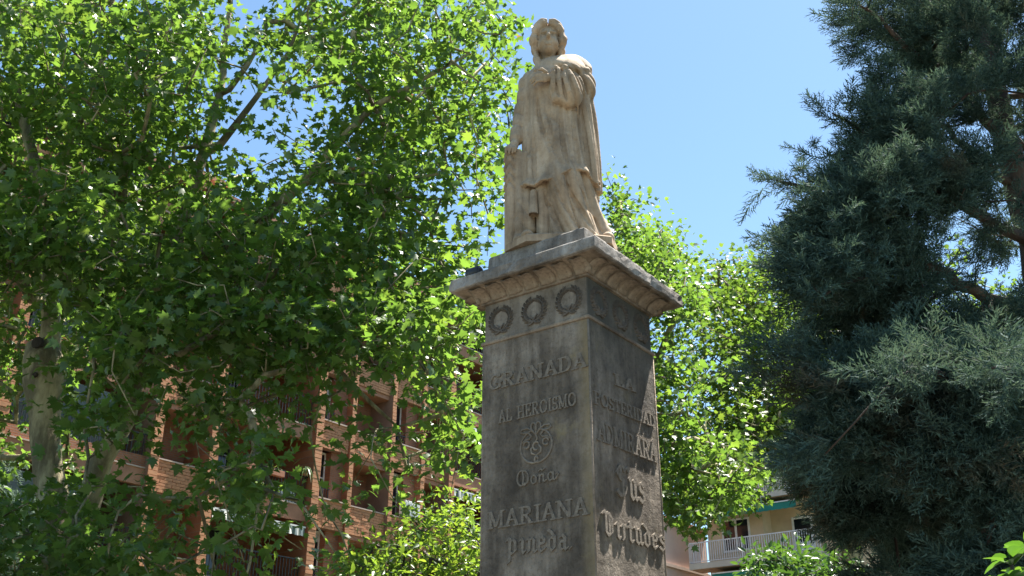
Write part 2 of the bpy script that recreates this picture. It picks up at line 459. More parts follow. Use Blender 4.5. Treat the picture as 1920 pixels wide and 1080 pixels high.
def write(text, face, s0, s1, z0, z1, h0, font, nib, ang=8, thin=.07, depth=.011, gap=.08, kern=1.0):
    """text between s0..s1 along a face (metres from the viewer's left edge), baseline z0 -> z1, height h0"""
    wid = [font[c][0] if c != ' ' else .5 for c in text]
    tot = sum(wid) + gap * (len(text) - 1)
    sx = (s1 - s0) / tot; x = 0
    for c, wd in zip(text, wid):
        if c != ' ':
            o = obj('letter', letter_mesh(c, font, nib, ang, thin, depth), shaft)
            sl = math.atan2(z1 - z0, s1 - s0)
            o.matrix_basis = FACES[face] @ Matrix.Translation((-H2 + s0 + x * sx, -H2, z0 + (z1 - z0) * x / tot)) @ Matrix.Rotation(-sl, 4, 'Y') @ Matrix.Diagonal((sx, 1, h0, 1))
        x += wd + gap
LF, RF = 1, 0
write('GRANADA', LF, .065, .955, 4.192, 4.199, .118, ROM, .17, depth=.0095)
write('AL HEROISMO', LF, .165, .86, 3.915, 3.926, .100, ROM, .17, depth=.0095)
write('Dona', LF, .335, .70, 3.405, 3.41, .115, SCR, .09, 30, .05)
write('MARIANA', LF, .075, .93, 3.132, 3.132, .124, ROM, .16, depth=.0095)
write('Pineda.', LF, .235, .80, 2.935, 2.915, .155, BLK, .13, 40, .05, depth=.0095)
write('LA', RF, .34, .64, 4.150, 4.175, .090, ROM, .18)
write('POSTERIDAD', RF, .04, .93, 3.925, 3.965, .098, ROM, .18)
write("ADMIRARA'", RF, .065, .93, 3.663, 3.683, .145, ROM, .17)
write('Sus', RF, .29, .70, 3.32, 3.33, .22, BLK, .14, 42, .05, .013)
write('Virtudes', RF, .085, .965, 3.005, 3.02, .165, BLK, .13, 42, .05, .014)

# carved pomegranate flourish
fl = MB(); q = Matrix.Identity(4)
def curl(pts, r=.0085):
    fl.tube([(x, -.003, z) for x, z in pts], [r * .7] + [r] * (len(pts) - 2) + [r * .6], 6)
curl(arc(-.005, -.03, .135, .125, 100, 268, 14)); curl(arc(.005, -.03, .135, .125, 80, -88, 14))
for s in (-1, 1):
    curl([(s * x, z) for x, z in [(.0, .05), (.03, .09), (.075, .115), (.125, .112), (.135, .09), (.11, .078), (.07, .08), (.04, .05), (.06, .03), (.10, .028), (.125, .005)]])
    curl([(s * x, z) for x, z in arc(.085, -.01, .026, .026, 0, 330, 10)])
    curl([(s * x, z) for x, z in [(.02, -.02), (.045, -.05), (.04, -.08), (.0, -.10)]])
    curl([(s * x, z) for x, z in arc(.022, .115, .022, .034, -90, 240, 10)])
curl(arc(0, -.13, .014, .022, 0, 350, 10)); curl([(0, .14), (0, .05), (.012, .02), (-.008, 0)])
curl(arc(0, -.03, .028, .03, 30, 300, 8))
flo = fl.build('carved_flourish', M['letter'], shaft, True)
flo.matrix_basis = FACES[LF] @ Matrix.Translation((-H2 + .503, -H2, 3.715))

# spotlight lying on the cornice slab
sp = empty('spotlight', (PC[0], PC[1], 5.127), PRZ)
tag(sp, 'small black cylindrical spotlight on the cornice slab, at its back left corner', 'spotlight')
sp.location = Vector((PC[0], PC[1], 5.127)) + Matrix.Rotation(PRZ, 3, 'Z') @ Vector((-H2 - .09, H2 + .02, 0))
b = MB(); b.tube([(0, -.05, .06), (0, .06, .06)], [.052, .056], 14); b.tube([(0, -.051, .06), (0, -.06, .06)], [.045, .03], 14)
b.build('lamp_body', M['black_paint'], sp, True)
MB().box(-.03, .03, -.02, .02, 0, .02).build('bracket', M['black_paint'], sp)

# ------------------------------------------------------------------ statue: one continuous body grown from a distance field
class Field:
    def __init__(s, lo, hi, h):
        s.lo = np.array(lo); s.h = h
        n = np.ceil((np.array(hi) - s.lo) / h).astype(int) + 1
        s.n = n
        s.ax = [(s.lo[i] + h * np.arange(n[i])).astype(np.float32) for i in range(3)]
        s.F = np.full(n, 1.0, np.float32)
    def sub(s, lo, hi):
        sl = []
        for i in range(3):
            a = max(0, int((lo[i] - s.lo[i]) / s.h)); b = min(s.n[i], int((hi[i] - s.lo[i]) / s.h) + 2)
            sl.append(slice(a, b))
        X = s.ax[0][sl[0]][:, None, None]; Y = s.ax[1][sl[1]][None, :, None]; Z = s.ax[2][sl[2]][None, None, :]
        return tuple(sl), X, Y, Z
    def put(s, sl, d, k=.02, cut=False):
        a = s.F[sl]
        if cut:
            s.F[sl] = -smin(-a, d, k)
        else:
            s.F[sl] = smin(a, d, k)
    def cap(s, a, b, ra, rb, k=.02, cut=False, fold=None):
        a = np.array(a, float); b = np.array(b, float); m = max(ra, rb) + .06
        sl, X, Y, Z = s.sub(np.minimum(a, b) - m, np.maximum(a, b) + m)
        d = b - a; L = max(1e-9, d @ d)
        t = np.clip(((X - a[0]) * d[0] + (Y - a[1]) * d[1] + (Z - a[2]) * d[2]) / L, 0, 1)
        q = np.sqrt((X - a[0] - t * d[0]) ** 2 + (Y - a[1] - t * d[1]) ** 2 + (Z - a[2] - t * d[2]) ** 2) - (ra + (rb - ra) * t)
        if fold: q = q - fold(X, Y, Z, t)
        s.put(sl, q, k, cut)
    def ell(s, c, r, k=.02, cut=False, rot=None, fold=None):
        c = np.array(c, float); r = np.array(r, float); m = max(r) + .06
        sl, X, Y, Z = s.sub(c - m, c + m)
        P = [X - c[0], Y - c[1], Z - c[2]]
        if rot is not None:
            Rm = np.array(rot.to_matrix()).T
            P = [Rm[i, 0] * P[0] + Rm[i, 1] * P[1] + Rm[i, 2] * P[2] for i in range(3)]
        q = np.sqrt((P[0] / r[0]) ** 2 + (P[1] / r[1]) ** 2 + (P[2] / r[2]) ** 2)
        d = (q - 1) * min(r) * .9
        if fold: d = d - fold(X, Y, Z)
        s.put(sl, d, k, cut)
    def mesh(s, name, mat):
        F = s.F; F[0] = F[-1] = 1; F[:, 0] = F[:, -1] = 1; F[:, :, 0] = F[:, :, -1] = 1
        ins = F < 0
        n = np.array(F.shape) - 1
        cnt = np.zeros(n, np.int8)
        off = [(i, j, k) for i in (0, 1) for j in (0, 1) for k in (0, 1)]
        g = lambda A, o: A[o[0]:o[0] + n[0], o[1]:o[1] + n[1], o[2]:o[2] + n[2]]
        for o in off: cnt += g(ins, o)
        act = (cnt > 0) & (cnt < 8)
        idx = np.full(n, -1, np.int32); I = np.argwhere(act); idx[act] = np.arange(len(I))
        P = np.zeros((len(I), 3)); C = np.zeros(len(I))
        for a in off:
            for ax in range(3):
                if a[ax]: continue
                b = list(a); b[ax] = 1
                fa = F[tuple((I + a).T)]; fb = F[tuple((I + b).T)]
                m = (fa < 0) != (fb < 0)
                t = np.where(m, fa / np.where(m, fa - fb, 1), 0)
                p = I + np.array(a, float); p[:, ax] += t
                P[m] += p[m]; C[m] += 1
        P = s.lo + s.h * P / C[:, None]
        Q = []
        for ax in range(3):
            b, c = (ax + 1) % 3, (ax + 2) % 3
            sa = [slice(None)] * 3; sb = [slice(None)] * 3
            sa[ax] = slice(0, -1); sb[ax] = slice(1, None)
            m = ins[tuple(sa)] != ins[tuple(sb)]
            e = np.argwhere(m); e = e[(e[:, b] > 0) & (e[:, c] > 0) & (e[:, b] < n[b]) & (e[:, c] < n[c])]
            fl = ins[tuple(sa)][tuple(e.T)]
            def at_(db, dc):
                q = e.copy(); q[:, b] -= db; q[:, c] -= dc; return idx[tuple(q.T)]
            q = np.stack([at_(1, 1), at_(0, 1), at_(0, 0), at_(1, 0)], 1)
            q[~fl] = q[~fl][:, ::-1]
            Q.append(q)
        Q = np.concatenate(Q); Q = Q[(Q >= 0).all(1)]
        return mesh_np(name, P, Q, mat, True)

def smin(a, b, k):
    h = np.clip(.5 + .5 * (b - a) / k, 0, 1)
    return b + (a - b) * h - k * h * (1 - h)

def sst(a, b, x):
    t = np.clip((x - a) / (b - a), 0, 1); return t * t * (3 - 2 * t)

def lerp(a, b, t): return a + (b - a) * t

def ridge(p, pw=.8): return np.abs(np.sin(p)) ** pw - .6

H = .0070
fd = Field((-.60, -.50, -.02), (.52, .46, 2.52), H)

# skirt under the tunic: diagonal folds sweeping down to a train on one side
sl, X, Y, Z = fd.sub((-.5, -.45, 0), (.5, .42, .92))
t = np.clip(Z / .9, 0, 1)
cx = lerp(.0, -.045, t); cy = .02
th = np.arctan2(X - cx, -(Y - cy))
rx = lerp(.355, .262, t ** .7) + .05 * sst(.3, 1.3, th) * sst(.5, 0, Z) - .05 * sst(-.3, -1.4, th) * sst(.6, 0, Z); ry = lerp(.325, .22, t)
q = np.sqrt(((X - cx) / rx) ** 2 + ((Y - cy) / ry) ** 2)
ph = 5.6 * th + 4.4 * Z + .5 * np.sin(5 * Z + 2 * th)
fold = .066 * ridge(ph, .6) * sst(.98, .6, Z) + .020 * ridge(2.1 * ph + 1.0 + 2 * Z)
mL = sst(-.25, -.5, th); fold = fold * (1 - mL) + mL * (.060 * ridge(7.0 * th + .5 * Z, .7) + .012 * ridge(17 * th))
knee = .075 * np.exp(-(((X + .02) / .14) ** 2 + ((Z - .62) / .22) ** 2)) * (Y < 0)
d = (q - 1) * .27 - fold - knee
d = np.maximum(d, .015 - Z)
fd.put(sl, d.astype(np.float32), .01)

# tunic with a scalloped hem
sl, X, Y, Z = fd.sub((-.5, -.45, .42), (.45, .42, 1.92))
t = np.clip((Z - .5) / 1.3, 0, 1)
cx = lerp(-.035, -.10, t); cy = .01
th = np.arctan2(X - cx, -(Y - cy))
rx = np.interp(Z, [.45, .6, .9, 1.25, 1.55, 1.75, 1.9], [.335, .315, .285, .262, .255, .235, .12])
ry = np.interp(Z, [.45, .6, .9, 1.25, 1.55, 1.75, 1.9], [.315, .285, .245, .205, .20, .165, .10])
q = np.sqrt(((X - cx) / rx) ** 2 + ((Y - cy) / ry) ** 2)
ph = 5.8 * th + .9 * np.sin(2.6 * Z) + .4 * np.sin(6 * Z + th)
fold = .042 * ridge(ph, .7) * sst(1.75, 1.1, Z) * (.45 + .55 * np.abs(np.sin(1.7 * th + .4))) + .014 * ridge(13 * th + 1.2 * np.sin(3 * Z)) * sst(1.8, 1.4, Z)
sw = ridge(10 * (X * .92 + (Z - 1.0) * .42) + .6 * np.sin(5 * Z), .6)            # folds drawn from hip to knee
mk = sst(.62, .8, Z) * sst(1.5, 1.2, Z) * np.exp(-((X + .12) / .13) ** 2); fold = fold * (1 - .8 * mk) + .040 * sw * mk
d = (q - 1) * .25 - fold
hem = np.interp(X, [-.38, -.30, -.24, -.17, -.10, 0, .10, .18, .24, .30], [.60, .55, .515, .535, .565, .615, .660, .672, .645, .62])
hem = hem + .012 * np.sin(22 * X)
flare = .03 * sst(.11, 0, Z - hem)
d = np.maximum(d - flare, hem - Z)
inner = (q - 1) * .25 - fold + .032 - flare
d = np.maximum(d, -np.maximum(inner, Z - hem - .07))
fd.put(sl, d.astype(np.float32), .006)

# mantle falling behind the raised arm, in deep upright folds
sl, X, Y, Z = fd.sub((-.4, -.4, .55), (.45, .44, 1.95))
t = np.clip((Z - .6) / 1.3, 0, 1)
cx = lerp(-.03, -.09, t); cy = .03
th = np.arctan2(X - cx, -(Y - cy))
rx = np.interp(Z, [.6, .9, 1.2, 1.6, 1.9], [.325, .335, .335, .33, .22])
ry = np.interp(Z, [.6, .9, 1.2, 1.6, 1.9], [.34, .31, .28, .25, .17])
q = np.sqrt(((X - cx) / rx) ** 2 + ((Y - cy) / ry) ** 2)
msk = sst(.78, 1.0, th) + sst(-1.75, -2.1, th)
fold = .070 * ridge(7.2 * th + .35 * np.sin(2 * Z), .7) * sst(1.9, 1.3, Z) + .018 * ridge(17 * th + Z) - .30 * (1 - np.clip(msk, 0, 1))
d = (q - 1) * .27 - fold
hem2 = .70 - .10 * sst(.15, .30, X) + .02 * np.sin(18 * X)
d = np.maximum(d, hem2 - Z)
fd.put(sl, d.astype(np.float32), .008)

# shoulders, chest, arm hanging at the side
fd.cap((-.255, .02, 1.735), (-.13, .0, 1.83), .098, .115, .05)
fd.cap((-.10, .0, 1.85), (.10, .02, 1.90), .115, .125, .05)
fd.ell((-.09, -.05, 1.62), (.215, .165, .20), .05, fold=lambda x, y, z: .008 * ridge(24 * (x + .09) + 9 * z))
arm = lambda x, y, z, t: .017 * ridge(22 * z + 14 * x, .6) + .007 * ridge(40 * x + 6 * z)
fd.cap((-.275, .03, 1.74), (-.345, .05, 1.38), .098, .080, .03, fold=arm)
fd.cap((-.345, .05, 1.40), (-.395, -.02, 1.14), .082, .058, .02, fold=arm)
fd.cap((-.398, -.025, 1.135), (-.402, -.035, 1.115), .064, .062, .006)
# hand resting on the draped post
fd.cap((-.402, -.04, 1.12), (-.418, -.075, 1.04), .034, .036, .012)
fd.ell((-.424, -.095, 1.01), (.040, .034, .045), .012)
for i, (dx, L) in enumerate(((-.040, .095), (-.016, .112), (.008, .105), (.028, .085))):
    a = np.array((-.428 + dx * .75, -.112, .998)); b = a + (dx * .45 - .014, -.030, -.045); c = b + (-.004, .002, -.045 * L / .1)
    fd.cap(a, b, .0145, .0135, .004); fd.cap(b, c, .0135, .010, .004)
fd.cap((-.452, -.07, 1.02), (-.480, -.095, .975), .015, .013, .006); fd.cap((-.480, -.095, .975), (-.487, -.112, .94), .013, .010, .004)

# raised arm wrapped in the mantle
def fan(x, y, z):
    p = np.arctan2(x + .06, 1.86 - z)
    return .036 * ridge(6.0 * p + 1.1 * np.sin(2.6 * p + .8) + 3.5 * np.sqrt((x + .06) ** 2 + (z - 1.86) ** 2), .6) + .010 * ridge(15 * p + 9 * np.sqrt((x + .06) ** 2 + (z - 1.86) ** 2))
fd.ell((.112, .02, 1.825), (.168, .160, .165), .03)
fd.ell((.085, -.085, 1.872), (.172, .215, .058), .04, rot=(Matrix.Rotation(R(16), 4, 'Z') @ Matrix.Rotation(R(45), 4, 'X')).to_quaternion(), fold=lambda x, y, z: .014 * ridge(16 * x + 3 * np.sin(9 * y) + 5 * z) * sst(.0, .06, x))
fd.ell((.115, -.060, 1.615), (.178, .160, .190), .018, fold=fan)
fd.ell((.035, -.195, 1.525), (.145, .110, .170), .016, rot=Matrix.Rotation(R(-18), 4, 'Y').to_quaternion(), fold=fan)
fd.cap((-.075, -.265, 1.64), (-.050, -.235, 1.40), .030, .040, .012, fold=lambda x, y, z, t: .010 * ridge(30 * x + 8 * z))
fd.cap((-.050, -.235, 1.40), (.02, -.22, 1.375), .040, .045, .03)
fd.cap((-.030, -.275, 1.66), (-.005, -.255, 1.44), .022, .030, .010)
fd.cap((-.095, -.26, 1.690), (.05, -.24, 1.715), .018, .024, .008, fold=lambda x, y, z, t: .012 * np.sin(80 * x))
fd.cap((.05, -.24, 1.715), (.22, -.14, 1.755), .024, .034, .010)
def surf(x, z):
    c = fd.F[int(round((x - fd.lo[0]) / H)), :, int(round((z - fd.lo[2]) / H))]
    k = np.argmax(c < 0); return fd.lo[1] + H * k if (c < 0).any() else None
def line(pts, off, r0, r1, k, cut=False, n=11):
    P = []
    for t in np.linspace(0, 1, n):
        a, m, b = pts; x = (1 - t) ** 2 * a[0] + 2 * t * (1 - t) * m[0] + t * t * b[0]; z = (1 - t) ** 2 * a[1] + 2 * t * (1 - t) * m[1] + t * t * b[1]
        y = surf(x, z)
        if y is not None: P.append((x, y + off, z))
    for i in range(len(P) - 1):
        t0, t1 = i / (len(P) - 1), (i + 1) / (len(P) - 1); w0, w1 = sin(pi * (.12 + .8 * t0)), sin(pi * (.12 + .8 * t1))
        fd.cap(P[i], P[i + 1], lerp(r0, r1, t0) * w0, lerp(r0, r1, t1) * w1, k, cut)
RID = [((-.070, 1.69), (-.100, 1.56), (-.070, 1.42)), ((-.035, 1.70), (-.045, 1.55), (-.005, 1.36)), ((.000, 1.71), (.020, 1.53), (.065, 1.36)),
       ((.035, 1.72), (.085, 1.56), (.140, 1.40)), ((.070, 1.73), (.150, 1.61), (.200, 1.47)), ((.10, 1.75), (.205, 1.67), (.245, 1.56))]
GRV = [[((a[0] + b[0]) / 2, (a[1] + b[1]) / 2) for a, b in zip(q, p)] for q, p in zip(RID, RID[1:])]
for q in GRV: line(q, .002, .012, .026, .006, True)
for q in RID: line(q, .010, .016, .026, .010)
# long folds running down the front of the tunic
for q in (((-.215, 1.45), (-.215, 1.15), (-.115, .86)), ((-.015, 1.34), (-.035, 1.0), (.03, .66)), ((.085, 1.34), (.09, 1.0), (.125, .70)), ((-.262, 1.20), (-.262, .9), (-.250, .58)), ((.165, 1.36), (.185, 1.0), (.22, .72)), ((-.12, 1.30), (-.13, 1.0), (-.06, .80))):
    line(q, .000, .014, .030, .012, True)
for q in (((-.07, 1.34), (-.09, 1.0), (-.03, .64)), ((.035, 1.32), (.035, 1.0), (.08, .68)), ((.13, 1.36), (.14, 1.0), (.175, .71)), ((-.30, 1.22), (-.300, .9), (-.285, .59)), ((-.17, 1.50), (-.175, 1.2), (-.08, .90))):
    line(q, .012, .016, .026, .016)
# sweeping folds of the underskirt
for q in (((-.10, .52), (-.03, .30), (.14, .06)), ((.00, .56), (.08, .32), (.25, .07)), ((.09, .60), (.16, .36), (.31, .12)), ((-.17, .48), (-.14, .28), (-.03, .05))):
    line(q, .000, .012, .030, .010, True)
# forearm and hand laid on the chest
fd.cap((-.02, -.245, 1.595), (-.125, -.255, 1.600), .044, .034, .006)
fd.ell((-.158, -.258, 1.598), (.046, .030, .046), .008)
for i, z0 in enumerate((1.628, 1.606, 1.583, 1.561)):
    L = (.056, .064, .058, .046)[i]
    a = np.array((-.180, -.268, z0)); b = a + (-L, -.008, -.014); c = b + (-L * .55, .026, -.022)
    fd.cap(a, b, .0135, .0125, .002); fd.cap(b, c, .0125, .0095, .002)
fd.cap((-.145, -.282, 1.640), (-.178, -.298, 1.658), .016, .014, .003); fd.cap((-.178, -.298, 1.658), (-.208, -.298, 1.654), .014, .011, .003)

# neck and head
hx = -.112
fd.cap((hx + .005, .035, 1.78), (hx, .03, 2.06), .074, .058, .02)
fd.ell((hx, .02, 2.195), (.112, .138, .150), .02)                    # skull
fd.ell((hx, -.040, 2.118), (.094, .112, .118), .03)                  # face
fd.ell((hx, -.105, 2.025), (.038, .038, .030), .035)                 # chin
for s in (-1, 1):
    fd.ell((hx + s * .053, -.098, 2.088), (.036, .042, .036), .03)   # cheeks
    fd.ell((hx + s * .041, -.160, 2.163), (.031, .048, .026), .006, cut=True)
    fd.ell((hx + s * .040, -.118, 2.156), (.020, .019, .011), .003)
    fd.cap((hx + s * .016, -.142, 2.196), (hx + s * .068, -.122, 2.194), .010, .007, .012)
fd.cap((hx, -.140, 2.188), (hx - .002, -.196, 2.114), .010, .017, .004)
fd.ell((hx - .001, -.176, 2.106), (.024, .022, .013), .005)
fd.ell((hx, -.166, 2.088), (.020, .016, .007), .003, cut=True)
fd.cap((hx - .026, -.146, 2.066), (hx + .026, -.146, 2.066), .009, .009, .004)
fd.cap((hx - .020, -.148, 2.046), (hx + .020, -.148, 2.046), .011, .011, .004)
fd.cap((hx - .032, -.162, 2.056), (hx + .032, -.160, 2.056), .010, .010, .002, cut=True)
fd.cap((hx - .020, -.152, 2.031), (hx + .020, -.152, 2.031), .008, .008, .005, cut=True)
# hair: parted in the middle, waved over the ears, locks on the shoulders
def strand(x, y, z, t=None):
    p = np.arctan2(x - hx, z - 2.12); rho = np.sqrt((x - hx) ** 2 + (z - 2.12) ** 2)
    return .008 * ridge(62 * rho + 20 * y + .8 * np.sin(7 * p)) + .006 * np.sin(6.5 * np.abs(p) + 14 * y)
def lockf(x, y, z, t=None):
    return .007 * ridge(70 * (x - hx) + 22 * z) + .006 * np.sin(40 * z)
fd.ell((hx, .050, 2.222), (.132, .158, .176), .010, fold=strand)
fd.ell((hx, .10, 2.12), (.128, .11, .16), .03)
for s in (-1, 1):
    fd.cap((hx + s * .088, -.130, 2.245), (hx + s * .100, -.10, 2.07), .012, .016, .005, cut=True)
    q = [(hx + s * (.008 + .122 * sin(a)), -.112 + .075 * (a / 2.0) ** 1.5, 2.155 + .168 * cos(a)) for a in np.linspace(.05, 2.0, 9)]
    for k, (p0, p1) in enumerate(zip(q, q[1:])):
        fd.cap(p0, p1, .030 + .010 * sin(k * 1.15 + .4) ** 2, .030 + .010 * sin(k * 1.15 + 1.55) ** 2, .014, fold=strand)
    for p0, p1 in zip(q, q[1:]):                                     # shadow line between hair and brow
        g0, g1 = [(hx + (p[0] - hx) * .70, p[1] - .020, 2.145 + (p[2] - 2.155) * .74) for p in (p0, p1)]
        fd.cap(g0, g1, .011, .011, .004, cut=True)
    fd.ell((hx + s * .128, -.015, 2.095), (.034, .055, .060), .012, fold=strand)
    fd.cap((hx + s * .122, -.025, 2.06), (hx + s * .108, -.03, 1.99), .030, .026, .010, fold=lockf)
fd.cap((hx - .112, -.035, 2.01), (hx - .098, -.085, 1.87), .033, .026, .006, fold=lockf)
fd.cap((hx - .098, -.085, 1.87), (hx - .118, -.13, 1.77), .026, .013, .006, fold=lockf)
fd.cap((hx + .116, -.01, 2.01), (hx + .135, .01, 1.93), .034, .030, .008, fold=lockf)
fd.ell((hx, -.16, 2.345), (.007, .10, .05), .006, cut=True)          # parting
# shoe tips under the hem
fd.ell((-.315, -.235, .055), (.055, .085, .045), .015)
fd.ell((.345, -.13, .085), (.055, .085, .050), .015)
fd.cap((.30, -.02, .28), (.335, -.09, .12), .06, .05, .03, fold=lambda x, y, z, t: .012 * ridge(30 * z - 20 * x))

stat = empty('statue', (.44, 7.62, 5.40))
tag(stat, 'cream marble statue of a standing robed woman, hand on chest, on top of the pedestal', 'statue')
obj('body', fd.mesh('body', M['marble']), stat)

# draped post under the lowered hand
fp = Field((-.62, -.34, -.01), (-.24, .2, 1.04), .0085)
sl, X, Y, Z = fp.sub((-.62, -.34, 0), (-.24, .2, 1.04))
t = np.clip(Z / 1.0, 0, 1)
cx = lerp(-.405, -.425, t); cy = lerp(.0, -.03, t)
th = np.arctan2(X - cx, -(Y - cy))
q = np.maximum(np.abs(X - cx) / lerp(.088, .074, t), np.abs(Y - cy) / lerp(.11, .085, t)) * .35 + .65 * np.sqrt(((X - cx) / lerp(.092, .078, t)) ** 2 + ((Y - cy) / lerp(.12, .09, t)) ** 2)
scal = .020 * ridge(34 * (Z + 1.4 * np.abs(X + .46))) * sst(.5, .62, Z) * sst(.95, .9, Z) * (X < -.41)
d = (q - 1) * .09 - scal - .018 * ridge(3.2 * th, .6)
d = np.maximum(d, np.maximum(Z - .965, .012 - Z))
fp.put(sl, d.astype(np.float32), .01)
for k, (x0, x1, y0, r0) in enumerate(((-.385, -.37, -.085, .030), (-.345, -.325, -.075, .034), (-.315, -.30, -.09, .028))):
    fp.cap((x0, y0 + .01, .93), (x1, y0 - .03, .45), r0, r0 + .006, .006)
    fp.cap((x1, y0 - .03, .45), (x1 - .01 + .02 * k, y0 - .06, .06 + .05 * k), r0 + .006, r0 + .014, .006, fold=lambda x, y, z, t: .010 * ridge(20 * z + 30 * x))
fp.ell((-.375, -.165, .06), (.05, .06, .04), .02)
obj('draped_post', fp.mesh('draped_post', M['marble']), stat)
b = MB()
b.tube([(-.258, -.185, .50), (-.2655, -.236, .255)], [.030, .040], 18, False)
b.tube([(-.2655, -.236, .255), (-.2655, -.235, .285)], [.040, .030], 18, False)
b.tube([(-.2655, -.235, .259), (-.2655, -.235, .31)], [.027, .024], 18, False)
b.rings([[(-.2655 + .031 * cos(a), -.235 + .031 * sin(a), .287) for a in np.linspace(0, 2 * pi, 18, False)][::-1], [(-.2655 + .002 * cos(a), -.235 + .002 * sin(a), .289) for a in np.linspace(0, 2 * pi, 18, False)][::-1]])
b.build('scroll', M['marble'], stat, True)
b = MB()
pts = [(-.475, .30), (-.49, -.16), (-.33, -.34), (.05, -.37), (.36, -.30), (.44, -.02), (.36, .30)]
b.rings([[(x * 1.0, y, -.04) for x, y in pts], [(x, y, .018) for x, y in pts], [(x * .97, y * .96, .032) for x, y in pts]])
b.build('base', M['marble'], stat)

# ------------------------------------------------------------------ brick apartment building
M['brick_wall'] = brick_mat('brick_wall', (.37, .145, .068), (.30, .11, .052), (.27, .165, .115))  # browner than the facing brick: shade is painted into the wall colour
M['brick_side'] = brick_mat('brick_side', (.37, .145, .068), (.30, .11, .052), (.27, .165, .115), rot=(R(90), 0, R(90)))  # same brown for the fin sides, their shade painted in too
M['brick'] = plain('brick', (.50, .235, .12), .9, 0, .22, 1.3, .4)  # facing brick, paler than the walls: grazing sunlight is painted into its colour
M['brick_mortar'] = plain('brick_mortar', (.26, .15, .105), .95, 0, .15, 6)
M['render_band'] = plain('render_band', (.36, .175, .105), .9, 0, .18, 2.5, .3)
M['sill'] = plain('stone_sill', (.48, .36, .29), .7, 0, .1, 3)
M['glass'] = plain('dark_glass', (.015, .018, .022), .08, 0, .1, 1)
M['frame_dark'] = plain('dark_frame', (.06, .055, .05), .5)
M['frame_white'] = plain('white_frame', (.75, .74, .70), .45)
M['blind'] = plain('roller_blind', (.50, .49, .46), .6, 0, .08, 2)
M['blue_blind'] = plain('slate_blind', (.13, .17, .21), .6, 0, .1, 2)
M['black_rail'] = plain('black_iron', (.018, .018, .02), .5)
M['white_rail'] = plain('white_iron', (.72, .72, .74), .45)
M['terracotta'] = plain('terracotta', (.36, .15, .085), .8)
M['ac_white'] = plain('white_casing', (.70, .70, .66), .5)
M['orange_plant'] = leaf_mat('orange_plant', (.30, .10, .02), (.45, .18, .03), (.5, .2, .04), .3)
M['strap_leaf'] = leaf_mat('strap_leaf', (.06, .12, .03), (.16, .22, .07), (.3, .45, .08), .35)
M['roof_tile'] = plain('roof_tile', (.30, .13, .08), .85, 0, .2, 3)

def stripe_mat(name, a, b, scale):
    m, nt, p = newmat(name)
    w = N(nt, 'ShaderNodeTexWave', wave_type='BANDS', bands_direction='X'); w.inputs['Scale'].default_value = scale
    nt.links.new(N(nt, 'ShaderNodeTexCoord').outputs['Object'], w.inputs['Vector'])
    nt.links.new(ramp(nt, w.outputs['Fac'], [(.48, a), (.52, b)]), p.inputs['Base Color']); p.inputs['Roughness'].default_value = .8
    return m
M['striped'] = stripe_mat('striped_awning_cloth', (.10, .13, .11), (.72, .70, .64), 1.25)

BRZ = math.atan2(cos(R(37.5)), sin(R(37.5)))
P0 = (-7.0056, 36.0)
bld = empty('apartment_building', (P0[0], P0[1], 0), BRZ)
tag(bld, 'red brick apartment building with upright fins and recessed balconies, behind the big plane tree', 'building')
def bpart(name, mb, mat, parent=None, **k): return mb.build(name, mat, parent or bld, **k)

FIN = [-19.6, -17.4, -15.6, -13.5, -11.4, -6.55, -4.42, 0, 1.75, 3.9, 5.67, 7.3, 11.7, 13.5, 15.7, 17.5]
KIND = ['recess', 'window', 'recess', 'window', 'wide', 'recess', 'loggia', 'window', 'recess', 'window', 'recess', 'loggia', 'window', 'recess', 'window']
MAJOR = {-19.6, -11.4, -6.55, -4.42, 0, 7.3, 11.7}
ZF = [9.18 + 2.87 * k for k in range(-3, 4)]
ROOF = ZF[-1] + 1.75
bpart('wall', MB().box(FIN[0], FIN[-1], 2.3, 11, 0, ROOF), M['brick_wall'])
bpart('roof', MB().box(FIN[0] - .3, FIN[-1] + .3, -.35, 11.3, ROOF, ROOF + .22), M['roof_tile'])
bpart('parapet_coping', MB().box(FIN[0] - .2, FIN[-1] + .2, -.2, .15, ROOF + .22, ROOF + .30), M['sill'])

